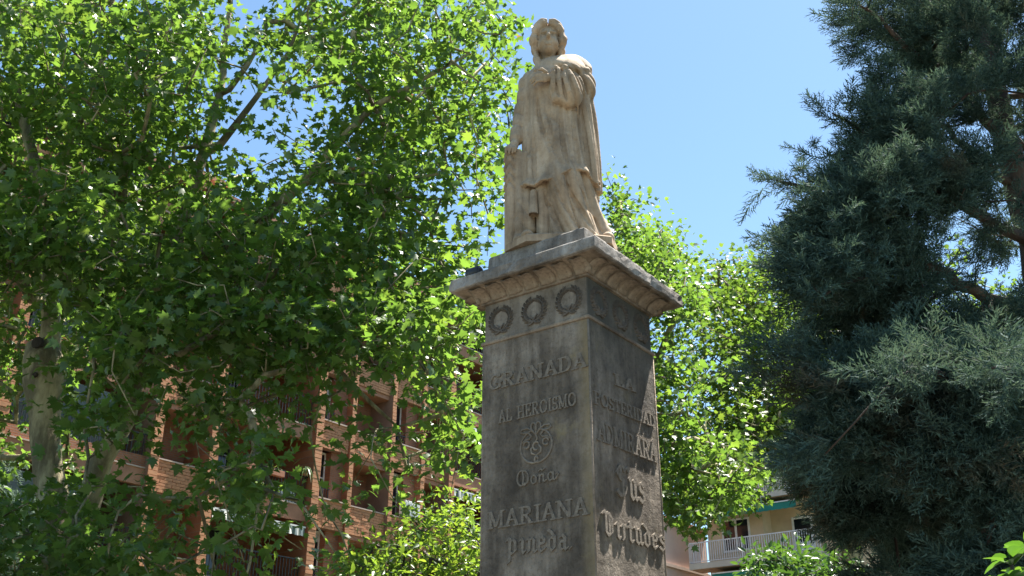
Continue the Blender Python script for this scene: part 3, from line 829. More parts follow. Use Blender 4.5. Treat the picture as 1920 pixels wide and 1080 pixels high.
brick_spots = []      # (x, y, z, length, height, proud) every facing brick on the front
finbricks = []
def brick_field(x0, x1, z0, z1, y):
    rows = max(1, round((z1 - z0) / .105)); rh = (z1 - z0) / rows
    for r in range(rows):
        x = x0 + (0 if r % 2 else -.15)
        while x < x1 - .03:
            a = max(x, x0); b = min(x + .30, x1)
            if b - a > .05: brick_spots.append((a + .006, b - .006, z0 + r * rh + .007, z0 + (r + 1) * rh - .007, y))
            x += .30
for i, fx in enumerate(FIN):
    w = .17 if fx in MAJOR else .11
    dep = 1.15 if fx in MAJOR else .75
    y0 = -.10 if fx in MAJOR else .02
    bpart('fin', MB().box(fx - w, fx + w, y0 + .02, 2.32, 0, ROOF - .001), M['brick_side'])
    for z in np.arange(.05, ROOF - .15, .15):
        finbricks.append((fx - w + .004, fx + w - .004, z + .008, z + .142, y0))
for (a, b, kd) in zip(FIN, FIN[1:], KIND):
    wa = .17 if a in MAJOR else .11; wb = .17 if b in MAJOR else .11
    x0, x1 = a + wa + .002, b - wb - .002
    for k, z in enumerate(ZF):
        near = a > -12 and a < 9 and z > 5
        if kd in ('loggia', 'wide'):
            bpart('balcony_band', MB().box(x0, x1, .10, .26, z, z + .50), M['render_band'])
            bpart('balcony_floor', MB().box(x0, x1, .262, 2.298, z + .30, z + .46), M['render_band'])
            bpart('sill', MB().box(x0, x1, .06, .30, z + .502, z + .545), M['sill'])
            if kd == 'wide':
                bpart('balcony_band', MB().box(x0, x1, .12, .258, z + .547, z + .9), M['brick_wall'])
            zt = z + 1.55
            rl = bpart('railing', MB().box(x0, x1, .135, .175, zt, zt + .035), M['black_rail'])
            bm_ = MB().box(-.011, .011, -.011, .011, 0, zt - z - .55 - (.355 if kd == 'wide' else 0)).mesh('baluster', M['black_rail'])
            if near:
                for q in np.arange(x0 + .06, x1, .135):
                    o = obj('baluster', bm_, rl); o.location = (q, .155, z + .548 + (.355 if kd == 'wide' else 0))
            else:
                m2 = MB()
                for q in np.arange(x0 + .06, x1, .135): m2.box(q - .011, q + .011, .144, .166, z + .548, zt - .001)
                bpart('railing_bars', m2, M['black_rail'], rl)
            wf = bpart('window', MB().box(x0 + .5, x0 + .57, 2.20, 2.296, z + .47, z + 2.55).box(x0 + 2.1, x0 + 2.17, 2.2, 2.296, z + .47, z + 2.55).box(x0 + .57, x0 + 2.1, 2.2, 2.296, z + 2.48, z + 2.55), M['frame_dark'])
            bpart('pane', MB().box(x0 + .572, x0 + 2.098, 2.25, 2.29, z + .48, z + 2.478), M['glass'], wf)
            if kd == 'wide':
                sb = MB()
                for q in range(22): sb.add([(x0 + .3, .30 + .012, z + 2.6 - q * .075), (x1 - 1.2, .312, z + 2.6 - q * .075), (x1 - 1.2, .345, z + 2.535 - q * .075), (x0 + .3, .345, z + 2.535 - q * .075)], [(0, 1, 2, 3), (3, 2, 1, 0)][:1])
                bpart('blind', sb, M['blue_blind'])
            elif (a > 5 and k in (2, 4, 5)) or (a < 5 and k in (2, 3)):
                aw = MB().box(x0 + .06, x1 - .06, -.02, .06, z - .26, z - .21).add([(x0 + .06, .06, z - .21), (x1 - .06, .06, z - .21), (x1 - .06, .6, z - .03), (x0 + .06, .6, z - .03)], [(0, 1, 2, 3)])
                awo = bpart('awning', aw, M['frame_white'])
                va = MB(); xs = np.linspace(x0 + .08, x1 - .08, 45); nq = len(xs)
                va.add([(x, -.012 + .02 * sin(x * 14), z - .262) for x in xs] + [(x, -.02 + .03 * sin(x * 14), z - .52 - .035 * abs(sin(x * 7.85))) for x in xs], [(i, i + 1, i + 1 + nq, i + nq) for i in range(nq - 1)])
                bpart('valance', va, M['striped'], awo)
        elif kd == 'window':
            pz0, pz1 = z - .08, z + .92
            bpart('parapet', MB().box(x0, x1, .14, .42, pz0, pz1), M['brick_mortar']); brick_field(x0, x1, pz0, pz1, .14)
            bpart('sill', MB().box(x0, x1, .05, .46, pz1 + .002, pz1 + .05), M['sill'])
            xm = x0 + (x1 - x0) * .58
            bpart('pier', MB().box(xm, x1, .34, 2.298, pz1 + .052, z + 2.788), M['brick_wall'])
            wf = bpart('window', MB().box(x0, x0 + .05, .62, .70, pz1 + .052, z + 2.78).box(xm - .06, xm - .002, .62, .70, pz1 + .052, z + 2.78).box(x0 + .05, xm - .06, .62, .70, z + 2.70, z + 2.78).box(x0 + .05, xm - .06, .615, .69, pz1 + .9, pz1 + .93), M['frame_white'])
            bpart('pane', MB().box(x0 + .051, xm - .061, .65, .67, pz1 + .06, z + 2.698), M['glass'], wf)
            dr = (.55, .85, .3, .0)[(k + int(a)) % 4]
            if dr:
                bl = MB(); nn = int(dr / .06)
                for q in range(nn): bl.box(x0 + .055, xm - .065, .625, .643, z + 2.695 - (q + 1) * .06 + .006, z + 2.695 - q * .06)
                bpart('blind', bl, M['blind'], wf)
            rl = bpart('railing', MB().box(x0, xm, .30, .33, pz1 + .45, pz1 + .48), M['black_rail'])
            bm_ = MB().box(-.010, .010, -.010, .010, 0, .398).mesh('baluster', M['black_rail'])
            for q in np.arange(x0 + .06, xm, .12):
                o = obj('baluster', bm_, rl); o.location = (q, .315, pz1 + .051)
        else:
            pz0, pz1 = z - .08, z + .92
            yf = .20
            bpart('parapet', MB().box(x0, x1, yf, .45, pz0, pz1), M['brick_mortar']); brick_field(x0, x1, pz0, pz1, yf)
            bpart('sill', MB().box(x0, x1, yf - .06, .5, pz1 + .002, pz1 + .045), M['sill'])
            bpart('recess_wall', MB().box(x0, x1, 1.25, 2.298, pz1 + .05, z + 2.788), M['brick_wall'])
            bpart('lintel', MB().box(x0, x1, .24, 1.248, z + 2.62, z + 2.788), M['render_band'])

# facing bricks: the ones that show largest are single parts, the rest joined
Rb = Matrix.Rotation(BRZ, 4, 'Z'); Rb.translation = (P0[0], P0[1], 0)
Rn = np.array(Rb)
BS = np.array(brick_spots)
cen = np.stack([(BS[:, 0] + BS[:, 1]) / 2, BS[:, 4], (BS[:, 2] + BS[:, 3]) / 2, np.ones(len(BS))], 1) @ Rn.T
th_ = R(PITCH)
dc = cen[:, :3] - [0, 0, 1.6]; fw = dc[:, 1] * cos(th_) + dc[:, 2] * sin(th_); up = -dc[:, 1] * sin(th_) + dc[:, 2] * cos(th_)
px = 960 + FPX * dc[:, 0] / fw; py = 540 - FPX * up / fw
seen = (px > 280) & (px < 905) & (py > 740) & (py < 1085)
sc_ = np.where(seen, 1 / np.linalg.norm(dc, axis=1), 0)
pick = np.argsort(-sc_)[:300]; pick = pick[sc_[pick] > 0]
bricks_me = []
for q in range(5):
    b = MB().box(-.5, .5, -1, 1, -.5, .5); b.v = [(x + random.uniform(-.03, .03), y, z + random.uniform(-.05, .05)) for x, y, z in b.v]
    bricks_me.append(b.mesh('brick', M['brick']))
rest = MB(); ps = set(pick.tolist())
for i, (a, b, c, d, y) in enumerate(brick_spots):
    pr = .012 + .022 * random.random()
    if i in ps:
        o = obj('brick', bricks_me[i % 5], bld)
        o.matrix_basis = Matrix.Translation(((a + b) / 2, y, (c + d) / 2)) @ Matrix.Rotation(random.uniform(-.05, .05), 4, 'Z') @ Matrix.Diagonal((b - a, pr, d - c, 1))
    else: rest.box(a, b, y - pr, y + .01, c, d)
for a, b, c, d, y in finbricks:
    j = random.uniform(-.012, .012); rest.box(a, b, y - .004 + j * .6, y + .03, c, d)
rb = bpart('brickwork', rest, M['brick']); rb['kind'] = 'stuff'

# things on its balconies
def bl(x, y, z): return Rb @ Vector((x, y, z))
def ac_unit(x, y, z, label):
    r = empty('air_conditioner', bl(x, y, z), BRZ); tag(r, label, 'air conditioner')
    MB().box(-.42, .42, -.16, .16, .04, .62).build('casing', M['ac_white'], r, bevel=.012)
    gr = MB()
    for q in range(7): gr.box(-.36 + q * .1, -.32 + q * .1, -.172, -.162, .09, .57)
    gr.build('grille', M['ac_white'], r)
    MB().box(-.35, -.29, -.12, .12, 0, .038).build('foot', M['frame_dark'], r); MB().box(.29, .35, -.12, .12, 0, .038).build('foot', M['frame_dark'], r)
ac_unit(-.85, .62, 9.645, 'white ribbed outdoor air conditioner standing behind the black railing beside a brick fin')
ac_unit(4.95, -.02, 10.15, 'white outdoor air conditioner jutting out from the window sill below the plane leaves')
def strap_plant(x, y, z, label, mat, n, L, droop, pot=True, r=.16):
    q = empty('potted_plant', bl(x, y, z), BRZ); tag(q, label, 'plant')
    if pot:
        MB().tube([(0, 0, 0), (0, 0, .02), (0, 0, .24), (0, 0, .26)], [r * .7, r * .75, r, r * 1.08], 12).build('pot', M['terracotta'], q, True)
    f = MB()
    for k in range(n):
        a = k * 2.4 + random.uniform(-.3, .3); l = L * random.uniform(.6, 1.15); e = random.uniform(.5, 1.2)
        pts = []
        for t in np.linspace(0, 1, 5):
            rr = l * t * cos(e) ; pts.append(((cos(a) * rr), (sin(a) * rr), .24 + l * t * sin(e) - droop * l * t * t))
        w = [.02, .028, .024, .016, .002]; o = []; s = (-sin(a), cos(a))
        for p, ww in zip(pts, w): o += [(p[0] - s[0] * ww, p[1] - s[1] * ww, p[2]), (p[0] + s[0] * ww, p[1] + s[1] * ww, p[2])]
        f.add(o, [(2 * i, 2 * i + 1, 2 * i + 3, 2 * i + 2) for i in range(4)])
    f.build('foliage', mat, q)
strap_plant(-1.95, -.03, 9.72, 'spiky orange brown plant hanging out of the balcony railing', M['orange_plant'], 34, .58, 1.0, False)
strap_plant(-2.55, .0, 9.75, 'green strap leaved plant beside the spiky orange plant at the railing', M['strap_leaf'], 26, .6, .9, False)
strap_plant(-.42, .05, 10.75, 'hanging green plant with long arching leaves beside the brick fin, above the air conditioner', M['strap_leaf'], 40, .62, 1.5, True, .12)
def trough(x, label):
    q = empty('planter_trough', bl(x, .05, 10.47), BRZ); tag(q, label, 'planter')
    MB().box(-.36, .36, -.09, .08, 0, .2).build('trough', M['terracotta'], q, bevel=.012)
    f = MB()
    for k in range(16):
        xx = random.uniform(-.33, .33); a = random.uniform(0, 6.28)
        f.add([(xx, 0, .2), (xx + .03, .02, .28), (xx + .10 * cos(a), .10 * sin(a), .34), (xx - .03, .0, .28)], [(0, 1, 2, 3)])
    f.build('foliage', M['strap_leaf'], q)
trough(-2.75, 'terracotta planter trough hung on the balcony railing, left of the bare one'); trough(-1.75, 'terracotta planter trough hung on the railing above the spiky orange plant')
lan = empty('wall_lantern', bl(-1.55, 2.28, 8.55), BRZ); tag(lan, 'pale wall lantern on the dark balcony wall under the striped awning', 'lantern')
lb = MB(); lb.tube([(0, -.16, -.28), (0, -.16, -.16), (0, -.16, .10), (0, -.16, .14)], [.03, .11, .14, .05], 6); lb.build('lamp_body', M['frame_white'], lan)
MB().tube([(0, .02, .2), (0, -.10, .26), (0, -.16, .2), (0, -.16, .12)], .018, 6).build('bracket', M['frame_white'], lan)

# ------------------------------------------------------------------ pink building beyond, along the same street front
M['pink_render'] = plain('pink_render', (.62, .47, .41), .9, 0, .06, .8, .1)
pk = empty('pink_building', (P0[0] + sin(R(37.5)) * 20, P0[1] + cos(R(37.5)) * 20, 0), BRZ)
tag(pk, 'plain pale pink rendered building wall, seen just right of the pedestal', 'building')
MB().box(0, 9.7, 0, 9, 0, 13.4).build('wall', M['pink_render'], pk)
MB().box(-.1, 9.7, -.25, 9, 13.402, 13.62).build('roof', M['roof_tile'], pk)
MB().box(-.05, 9.69, -.16, -.002, 11.0, 11.16).build('ledge', M['sill'], pk)

# ------------------------------------------------------------------ beige building with white balconies
M['beige_render'] = plain('ochre_render', (.62, .48, .31), .9, 0, .14, .9, .15)
M['beige_front'] = plain('balcony_front_render', (.58, .54, .47), .85, 0, .1, 1.2, .1)
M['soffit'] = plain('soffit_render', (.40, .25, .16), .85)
M['green_cloth'] = plain('green_awning_cloth', (.015, .20, .155), .75, 0, .15, 2)
bz = math.atan2(-.5906, .8070)
bg2 = empty('balcony_building', (10.56, 56.0, 0), bz)
tag(bg2, 'ochre building with white railed balconies and green awnings, between pedestal and conifer', 'building')
# local +X along the front to the right, local -Y towards the viewer
bp = lambda n, mb, m, p=None, **k: mb.build(n, M[m], p or bg2, **k)
bp('wall', MB().box(0, 3.2, .0, 9, 0, 17.5).box(3.2, 14, 1.1, 9, 0, 17.5), 'beige_render')
bp('roof', MB().box(-.4, 14.2, -.9, 9.2, 17.502, 17.75), 'roof_tile')
bp('cornice', MB().box(-.3, 14.1, -.6, -.002, 17.2, 17.5), 'beige_front')
bm_ = MB().box(-.016, .016, -.016, .016, 0, .985).mesh('baluster', M['white_rail'])
for k in range(-3, 2):
    z = 10.74 + 3.2 * k
    x0, x1 = -.6, 6.6
    bp('balcony_slab', MB().box(x0, x1, -1.25, -.002, z, z + .30).box(3.202, x1, .0, 1.098, z + .01, z + .29), 'beige_front')
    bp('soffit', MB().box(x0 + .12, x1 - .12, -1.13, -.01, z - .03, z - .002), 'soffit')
    rl = bp('railing', MB().box(x0, x1, -1.22, -1.17, z + 1.33, z + 1.385).box(x0, x1, -1.215, -1.175, z + .36, z + .395).box(x0, x0 + .05, -1.168, 0, z + 1.33, z + 1.385).box(x0, x0 + .04, -1.172, 0, z + .36, z + .395), 'white_rail')
    for q in np.arange(x0 + .02, x1, .125):
        o = obj('baluster', bm_, rl); o.location = (q, -1.195, z + .34)
    for q in np.arange(-1.07, -.02, .15):
        o = obj('baluster', bm_, rl); o.location = (x0 + .02, q, z + .34)
    for q in (x0 + 3.0, x0 + 6.0):
        bp('post', MB().box(q, q + .07, -1.24, -1.15, z + .301, z + 1.329), 'white_rail', rl)
    zt = z + 2.62
    wf = MB(); wf.box(.85, .95, -.05, .06, z + .9, zt).box(2.35, 2.45, -.05, .06, z + .9, zt).box(.95, 2.35, -.05, .06, zt - .1, zt).box(.95, 2.35, -.05, .06, z + .9, z + 1.0).box(1.60, 1.72, -.045, .055, z + 1.0, zt - .1)
    wo = bp('window', wf, 'frame_white')
    bp('pane', MB().box(.952, 1.598, -.03, .02, z + 1.002, zt - .102).box(1.722, 2.348, -.03, .02, z + 1.002, zt - .102), 'glass', wo)
    dd = MB().box(4.35, 4.47, 1.03, 1.14, z + .31, zt - .1).box(5.35, 5.47, 1.03, 1.14, z + .31, zt - .1).box(4.47, 5.35, 1.03, 1.14, zt - .22, zt - .1).box(4.47, 5.35, 1.035, 1.14, z + 1.1, z + 1.2)
    do = bp('door', dd, 'frame_white'); bp('pane', MB().box(4.472, 5.348, 1.05, 1.11, z + 1.202, zt - .222), 'glass', do)
    bp('panel', MB().box(4.472, 5.348, 1.05, 1.11, z + .312, z + 1.098), 'frame_white', do)
    # green awning hanging under the slab above
    za = z + 2.99
    aw = MB(); xs = np.linspace(.7, 5.6, 50); nq = len(xs)
    rows = [[(x, -.02, za + .12) for x in xs], [(x, -1.32, za - .12) for x in xs], [(x, -1.34, za - .48 - .03 * abs(sin(x * 9))) for x in xs]]
    for r0, r1 in zip(rows, rows[1:]):
        aw.add(r0 + r1, [(i, i + 1, i + 1 + nq, i + nq) for i in range(nq - 1)])
    ao = bp('awning', aw, 'green_cloth')
    bp('awning_rail', MB().box(.7, 5.6, -1.36, -1.345, za - .15, za - .09), 'frame_white', ao)

# ------------------------------------------------------------------ trees
M['plane_bark'] = bark_mat('plane_bark', (.42, .365, .215), (.15, .125, .07))
M['dark_bark'] = bark_mat('dark_bark', (.085, .065, .05), (.04, .03, .024))
M['cypress_bark'] = bark_mat('cypress_bark', (.11, .075, .055), (.045, .032, .026), 4, (1, 1, .2))
M['plane_leaf'] = leaf_mat('plane_leaf', (.042, .085, .020), (.105, .160, .036), (.195, .355, .042), .45, .38)
M['sun_leaf'] = leaf_mat('sun_leaf', (.05, .105, .018), (.095, .16, .028), (.27, .42, .035), .45, .4)
M['bright_plane_leaf'] = leaf_mat('bright_plane_leaf', (.042, .085, .018), (.10, .155, .03), (.18, .315, .034), .42, .42)
M['cypress_leaf'] = leaf_mat('cypress_leaf', (.024, .048, .042), (.095, .155, .128), (.13, .21, .12), .18, .8, .1, dead=(.10, .062, .036))
M['pale_cypress'] = leaf_mat('pale_cypress', (.10, .16, .12), (.19, .27, .21), (.2, .3, .16), .2, .6, .3)
M['dark_leaf'] = leaf_mat('dark_leaf', (.022, .060, .014), (.045, .10, .022), (.12, .26, .03), .3, .35)
M['magnolia_leaf'] = leaf_mat('magnolia_leaf', (.026, .075, .018), (.05, .12, .026), (.17, .38, .03), .3, .34, .5)
M['dry_leaf'] = leaf_mat('dry_leaf', (.20, .085, .035), (.30, .14, .06), (.4, .2, .08), .35, .6)

def polar_leaf(out, fold=.12, droop=.18):
    """leaf blade from its outline (x across, y along, tip at y = 1), a fan about the midrib"""
    v = [(0, .34, 0)] + [(x, y, abs(x) * fold - droop * max(0, y - .3) ** 2 - .10 * x * x) for x, y in out]
    f = [(0, i, i % len(out) + 1) for i in range(1, len(out) + 1)]
    return np.array(v, float), np.array(f)

half = [(.05, .02), (.26, -.02), (.24, .12), (.56, .22), (.36, .36), (.52, .66), (.22, .56), (.14, .76)]
PLANE_OUT = [(0, .0)] + half + [(0, 1.0)] + [(-x, y) for x, y in half[::-1]]
half2 = [(.05, .03), (.30, .05), (.24, .16), (.50, .36), (.30, .42), (.40, .76), (.16, .62)]
PLANE_OUT2 = [(0, .0)] + half2 + [(0.03, 1.0)] + [(-x * .95, y * 1.03) for x, y in half2[::-1]]
L_PLANE = [polar_leaf(PLANE_OUT), polar_leaf(PLANE_OUT2, .32, .45), polar_leaf(PLANE_OUT, -.10, .6), polar_leaf(PLANE_OUT2, .55, .15), polar_leaf(PLANE_OUT, .40, .75)]
OV = [(0, 0), (.14, .15), (.22, .42), (.15, .75), (0, 1), (-.15, .75), (-.22, .42), (-.14, .15)]
L_OVAL = [polar_leaf(OV, .3, .2), polar_leaf(OV, .15, .45)]

def frames(nrm, tip):
    z = nrm / np.linalg.norm(nrm, axis=1, keepdims=True)
    y = tip - z * (tip * z).sum(1, keepdims=True); y /= np.linalg.norm(y, axis=1, keepdims=True) + 1e-9
    x = np.cross(y, z)
    return np.stack([x, y, z], 2)          # columns

def leaf_mesh(name, protos, P, Fr, S, mat, which=None):
    Vs = []; Fs = []; o = 0
    which = rng.integers(0, len(protos), len(P)) if which is None else which
    for k, (v, f) in enumerate(protos):
        m = which == k
        if not m.any(): continue
        V = np.einsum('nij,kj->nki', Fr[m], v) * S[m][:, None, None] + P[m][:, None, :]
        n = len(V)
        Fs.append((f[None] + (np.arange(n) * len(v))[:, None, None] + o).reshape(-1, 3))
        Vs.append(V.reshape(-1, 3)); o += n * len(v)
    return mesh_np(name, np.concatenate(Vs), np.concatenate(Fs), mat)

def unit(n):
    v = rng.normal(size=(n, 3)); return v / np.linalg.norm(v, axis=1, keepdims=True)

class Skel:
    """branch graph: nodes with a parent; radii follow from what a branch carries"""
    def __init__(s): s.p = []; s.par = []; s.r = []; s.man = []
    def path(s, pts, rad, parent=-1):
        last = parent
        for q, r in zip(pts, rad):
            s.p.append(np.array(q, float)); s.par.append(last); s.r.append(r); s.man.append(True); last = len(s.p) - 1
        return last
    def dense(s, pts, rad, parent=-1, step=.45):
        P = [np.array(q, float) for q in pts]; out = [P[0]]; rr = [rad[0]]
        for a, b, ra, rb in zip(P, P[1:], rad, rad[1:]):
            n = max(1, int(np.linalg.norm(b - a) / step))
            for i in range(1, n + 1): out.append(a + (b - a) * i / n + (rng.normal(size=3) * .02 * min(1, n / 3) if i < n else 0)); rr.append(ra + (rb - ra) * i / n)
        return s.path(out, rr, parent)
    def near(s, q):
        A = np.array(s.p); return int(np.argmin(((A - q) ** 2).sum(1)))
    def grow(s, att, r0=.008, sag=.12, back=.35, step=.5, maxr=.06):
        att = np.asarray(att); A = np.array(s.p)
        d = np.sqrt(((att[:, None, :] - A[None]) ** 2).sum(2).min(1)) if len(att) * len(A) < 4e6 else np.linalg.norm(att - A[0], axis=1)
        ends = np.zeros(len(att), int)
        buf = np.zeros((len(A) + len(att) * 8, 3)); buf[:len(A)] = A; cnt = len(A)
        for i in np.argsort(d):
            q = att[i]
            D = ((buf[:cnt] - q) ** 2).sum(1); j = int(np.argmin(D)); L = math.sqrt(D[j])
            a = buf[j].copy(); n = max(1, min(7, int(L / step)))
            last = j
            mid = (a + q) / 2 + np.array([0, 0, sag * L]) + rng.normal(size=3) * .06 * L
            for k in range(1, n + 1):
                t = k / n; b = (1 - t) ** 2 * a + 2 * t * (1 - t) * mid + t * t * q
                buf[cnt] = b; s.p.append(b); s.par.append(last); s.r.append(0); s.man.append(False); last = cnt; cnt += 1
            ends[i] = last
        load = np.zeros(cnt)
        for i in ends: load[i] += 1
        for i in range(cnt - 1, -1, -1):
            if s.par[i] >= 0 and not s.man[i]: load[s.par[i]] += load[i]
        for i in range(cnt):
            if not s.man[i]: s.r[i] = min(maxr, r0 * max(1, load[i]) ** .5)
        return ends
    def mesh(s, name, mat, nb=8, ns=4, rmin=0, twist=0):
        P = np.array(s.p); r = np.array(s.r); par = np.array(s.par)
        ch = [[] for _ in P]
        for i, a in enumerate(par):
            if a >= 0: ch[a].append(i)
        b = MB(); stack = [(-1, i) for i in np.where(par < 0)[0]]
        while stack:
            a, i = stack.pop()
            pts = [] ; rad = []
            if a >= 0: pts.append(P[a]); rad.append(min(r[a], r[i] * 1.25))
            while True:
                pts.append(P[i]); rad.append(r[i])
                if not ch[i]: break
                c = sorted(ch[i], key=lambda k: (not s.man[k], -r[k]))
                for k in c[1:]: stack.append((i, k))
                if not s.man[c[0]] and s.man[i]: 
                    stack.append((i, c[0])); break
                i = c[0]
            if len(pts) > 1 and max(rad) > rmin:
                b.tube(pts, rad, nb if max(rad) > .06 else ns)
        return b.mesh(name, mat, True)

def clump_leaves(ends, n, spread, size, size_var=.3, up=.75, hang=.5, outward=None, flat=.6):
    P = np.repeat(ends, n, 0); m = len(P)
    off = rng.normal(size=(m, 3)) * spread * np.array([1, 1, flat])
    P = P + off
    nr = np.array([0, 0, up]) + rng.normal(size=(m, 3)) * .55
    tip = off / (np.linalg.norm(off, axis=1, keepdims=True) + 1e-6) + rng.normal(size=(m, 3)) * .5 - np.array([0, 0, hang])
    S = size * (1 + size_var * rng.uniform(-1, 1, m))
    return P, frames(nr, tip), S

def in_view(P):
    d = P - np.array([0, 0, 1.6]); th = R(PITCH)
    fw = d[:, 1] * cos(th) + d[:, 2] * sin(th); up = -d[:, 1] * sin(th) + d[:, 2] * cos(th)
    return (fw > .1) & (np.abs(d[:, 0] / fw) < 960 / FPX) & (np.abs(up / fw) < 540 / FPX), np.sqrt((d ** 2).sum(1))

def adopt(o, root):
    """child of an unrotated root, keeping its world coordinates"""
    o.parent = root; o.matrix_parent_inverse = Matrix.Translation(-Vector(root.location)); return o

def plant_crown(root, protos, P, Fr, S, mat, crown='crown', singles=300, leafname='leaf'):
    """the largest-looking leaves in view become objects of their own, the rest one crown"""
    which = rng.integers(0, len(protos), len(P))
    vis, dist = in_view(P)
    score = np.where(vis, S / dist, 0)
    pick = np.argsort(-score)[:singles]; pick = pick[score[pick] > 0]
    mes = [mesh_np('leaf', v, f, mat) for v, f in protos]
    for i in pick:
        o = bpy.data.objects.new(leafname, mes[which[i]])
        Mx = np.eye(4); Mx[:3, :3] = Fr[i] * S[i]; Mx[:3, 3] = P[i]
        o.matrix_basis = Matrix(Mx.tolist()); adopt(link(o), root)
    keep = np.ones(len(P), bool); keep[pick] = False
    c = adopt(obj(crown, leaf_mesh(crown, protos, P[keep], Fr[keep], S[keep], mat, which[keep])), root)
    c['kind'] = 'stuff'
    return c

def vnoise(P, sc, seed):
    """smooth 3-D value noise 0..1"""
    r = np.random.default_rng(seed); G = r.random((32, 32, 32))
    q = P / sc + 100; i = np.floor(q).astype(int); f = q - i; f = f * f * (3 - 2 * f)
    v = 0
    for a in (0, 1):
        for b in (0, 1):
            for c in (0, 1):
                w = (f[:, 0] if a else 1 - f[:, 0]) * (f[:, 1] if b else 1 - f[:, 1]) * (f[:, 2] if c else 1 - f[:, 2])
                v = v + w * G[(i[:, 0] + a) % 32, (i[:, 1] + b) % 32, (i[:, 2] + c) % 32]
    return v

def pts_px(L): return [at(x, y, Y) for x, y, Y in L]

# ---- the big plane tree
DENS = {  # foliage thickness seen along each direction, 100 px steps from -300
 -300: [2, 2, 3, 3, 3, 3, 3, 3, 3, 3, 2, 1, 0, 0],
 -200: [2, 3, 3, 3, 3, 3, 3, 3, 3, 3, 3, 2, .5, 0],
 -100: [3, 3, 3, 3, 3, 3, 3, 2.4, 3, 3, 3, 2.6, 1.5, 0],
    0: [3, 3, 3, 3, 3, 3, 2.6, .8, 2.0, 3, 3, 3, 2.4, 0],
  100: [3, 3, 3, 3, 3, 3, 2.0, .12, .8, 3, 2.8, 3, 2.2, 0],
  200: [3, 3, 3, 3, 3, 3, 1.6, .08, .25, 2.6, 2.8, 2.6, 1.6, 0],
  300: [3, 3, 3, 3, 3, 3, 2.4, 1.2, 1.8, 3, 3, 2.6, 1.7, 0],
  400: [2, 2, 1.6, 2.6, 3, 3, 3, 2.4, 2.8, 3, 3, 2.6, 1.8, 0],
  500: [2, 2, 1.2, 2.4, 3, 3, 3, 3, 3, 3, 2.6, 2.0, 1.1, 0],
  600: [2, 2, .6, 1.4, 2.4, 2.4, 2.4, 2.8, 2.4, 2.0, 1.3, 1.1, .8, 0],
  700: [2, 2, .5, .6, 1.0, .5, .5, 1.4, .6, .7, .45, .7, .5, 0],
  800: [2, 2, .7, .25, .6, .3, .15, .8, .06, .1, .22, .6, .4, 0],
  900: [2, 2, 1.0, .5, .8, .4, .15, .9, .05, .12, .15, .1, .1, 0],
 1000: [2, 2, 1.2, .9, 1.2, .8, .2, .6, .06, .08, 0, 0, 0, 0],
 1100: [1, 1, 1, 1, 1, .8, .5, .5, .2, .1, 0, 0, 0, 0]}
att = []
for y0, row in DENS.items():
    for i, dn in enumerate(row):
        x0 = -300 + 100 * i
        n = rng.poisson(dn * (16 if y0 > -50 else 6.0))
        for _ in range(n):
            x = x0 + 100 * rng.random(); y = y0 + 100 * rng.random()
            lo, hi = (12.5, 20.5) if y < 450 else (13.0, 18.5)
            if x > 620: lo, hi = 13.5, 19.5
            if y > 560: lo, hi = (12.5, 16.8) if x > 140 or y > 930 or rng.random() < .06 else (17.6, 20.5)
            if x > 975 - .10 * abs(y - 120): continue
            att.append(at(x, y, rng.uniform(lo, hi)))
att = np.array(att)
keep = vnoise(att, 1.25, 3) > .36
att = att[keep]
t1 = empty('plane_tree', at(120, 1080, 17) * np.array([1, 1, 0]))
tag(t1, 'big plane tree with a pale knobbly trunk, in front of the brick apartment building', 'tree')
T1O = np.array(t1.location)
sk = Skel()
foot = at(112, 1080, 17.0); foot[2] = -.1
s1 = sk.dense([foot] + pts_px([(112, 1080, 17), (100, 960, 17), (88, 860, 17), (84, 780, 17), (84, 715, 17), (80, 672, 17), (75, 645, 17)]), [.46, .32, .27, .235, .255, .36, .33, .24], step=.3)
s1b = sk.dense(pts_px([(92, 700, 17.1), (96, 600, 17.2), (88, 480, 17.2), (76, 390, 17.2), (50, 250, 17), (10, 60, 16.6), (-20, -120, 16)]), [.22, .16, .14, .12, .10, .07, .04], sk.near(at(84, 715, 17)))
s1c = sk.dense(pts_px([(90, 560, 17.2), (110, 430, 17.4), (118, 330, 17.6), (150, 180, 17.6), (170, 0, 17.4)]), [.11, .09, .08, .06, .03], sk.near(at(94, 600, 17.2)))
s2 = sk.dense([foot] + pts_px([(130, 1085, 16.9), (160, 960, 16.7), (192, 860, 16.5), (238, 785, 16.4), (268, 670, 16.3), (306, 530, 16.3), (345, 410, 16.4), (383, 285, 16.5), (412, 175, 16.6), (426, 50, 16.7), (436, -100, 16.8)]), [.34, .24, .21, .18, .15, .135, .125, .11, .10, .08, .055, .03])
s3 = sk.dense(pts_px([(312, 510, 16.2), (380, 478, 15.9), (440, 455, 15.7), (500, 405, 15.5), (560, 350, 15.3), (640, 262, 15.1), (700, 200, 14.9), (790, 150, 14.8), (880, 100, 14.8)]), [.11, .11, .105, .10, .09, .075, .06, .04, .02], sk.near(at(306, 530, 16.3)))
sk.dense(pts_px([(412, 272, 16.3), (445, 230, 16.2), (490, 170, 16.1), (540, 100, 16), (570, 20, 16)]), [.075, .065, .05, .04, .02], sk.near(at(388, 285, 16.5)))
sk.dense(pts_px([(430, 168, 16.5), (462, 125, 16.4), (500, 60, 16.3)]), [.06, .05, .03], sk.near(at(412, 175, 16.6)))
sk.dense(pts_px([(405, 110, 16.6), (388, 60, 16.6), (370, 0, 16.5)]), [.045, .035, .02], sk.near(at(418, 120, 16.6)))
sk.dense(pts_px([(600, 330, 15), (680, 325, 14.7), (760, 335, 14.5), (830, 325, 14.4)]), [.05, .045, .035, .02], sk.near(at(580, 330, 15.2)))
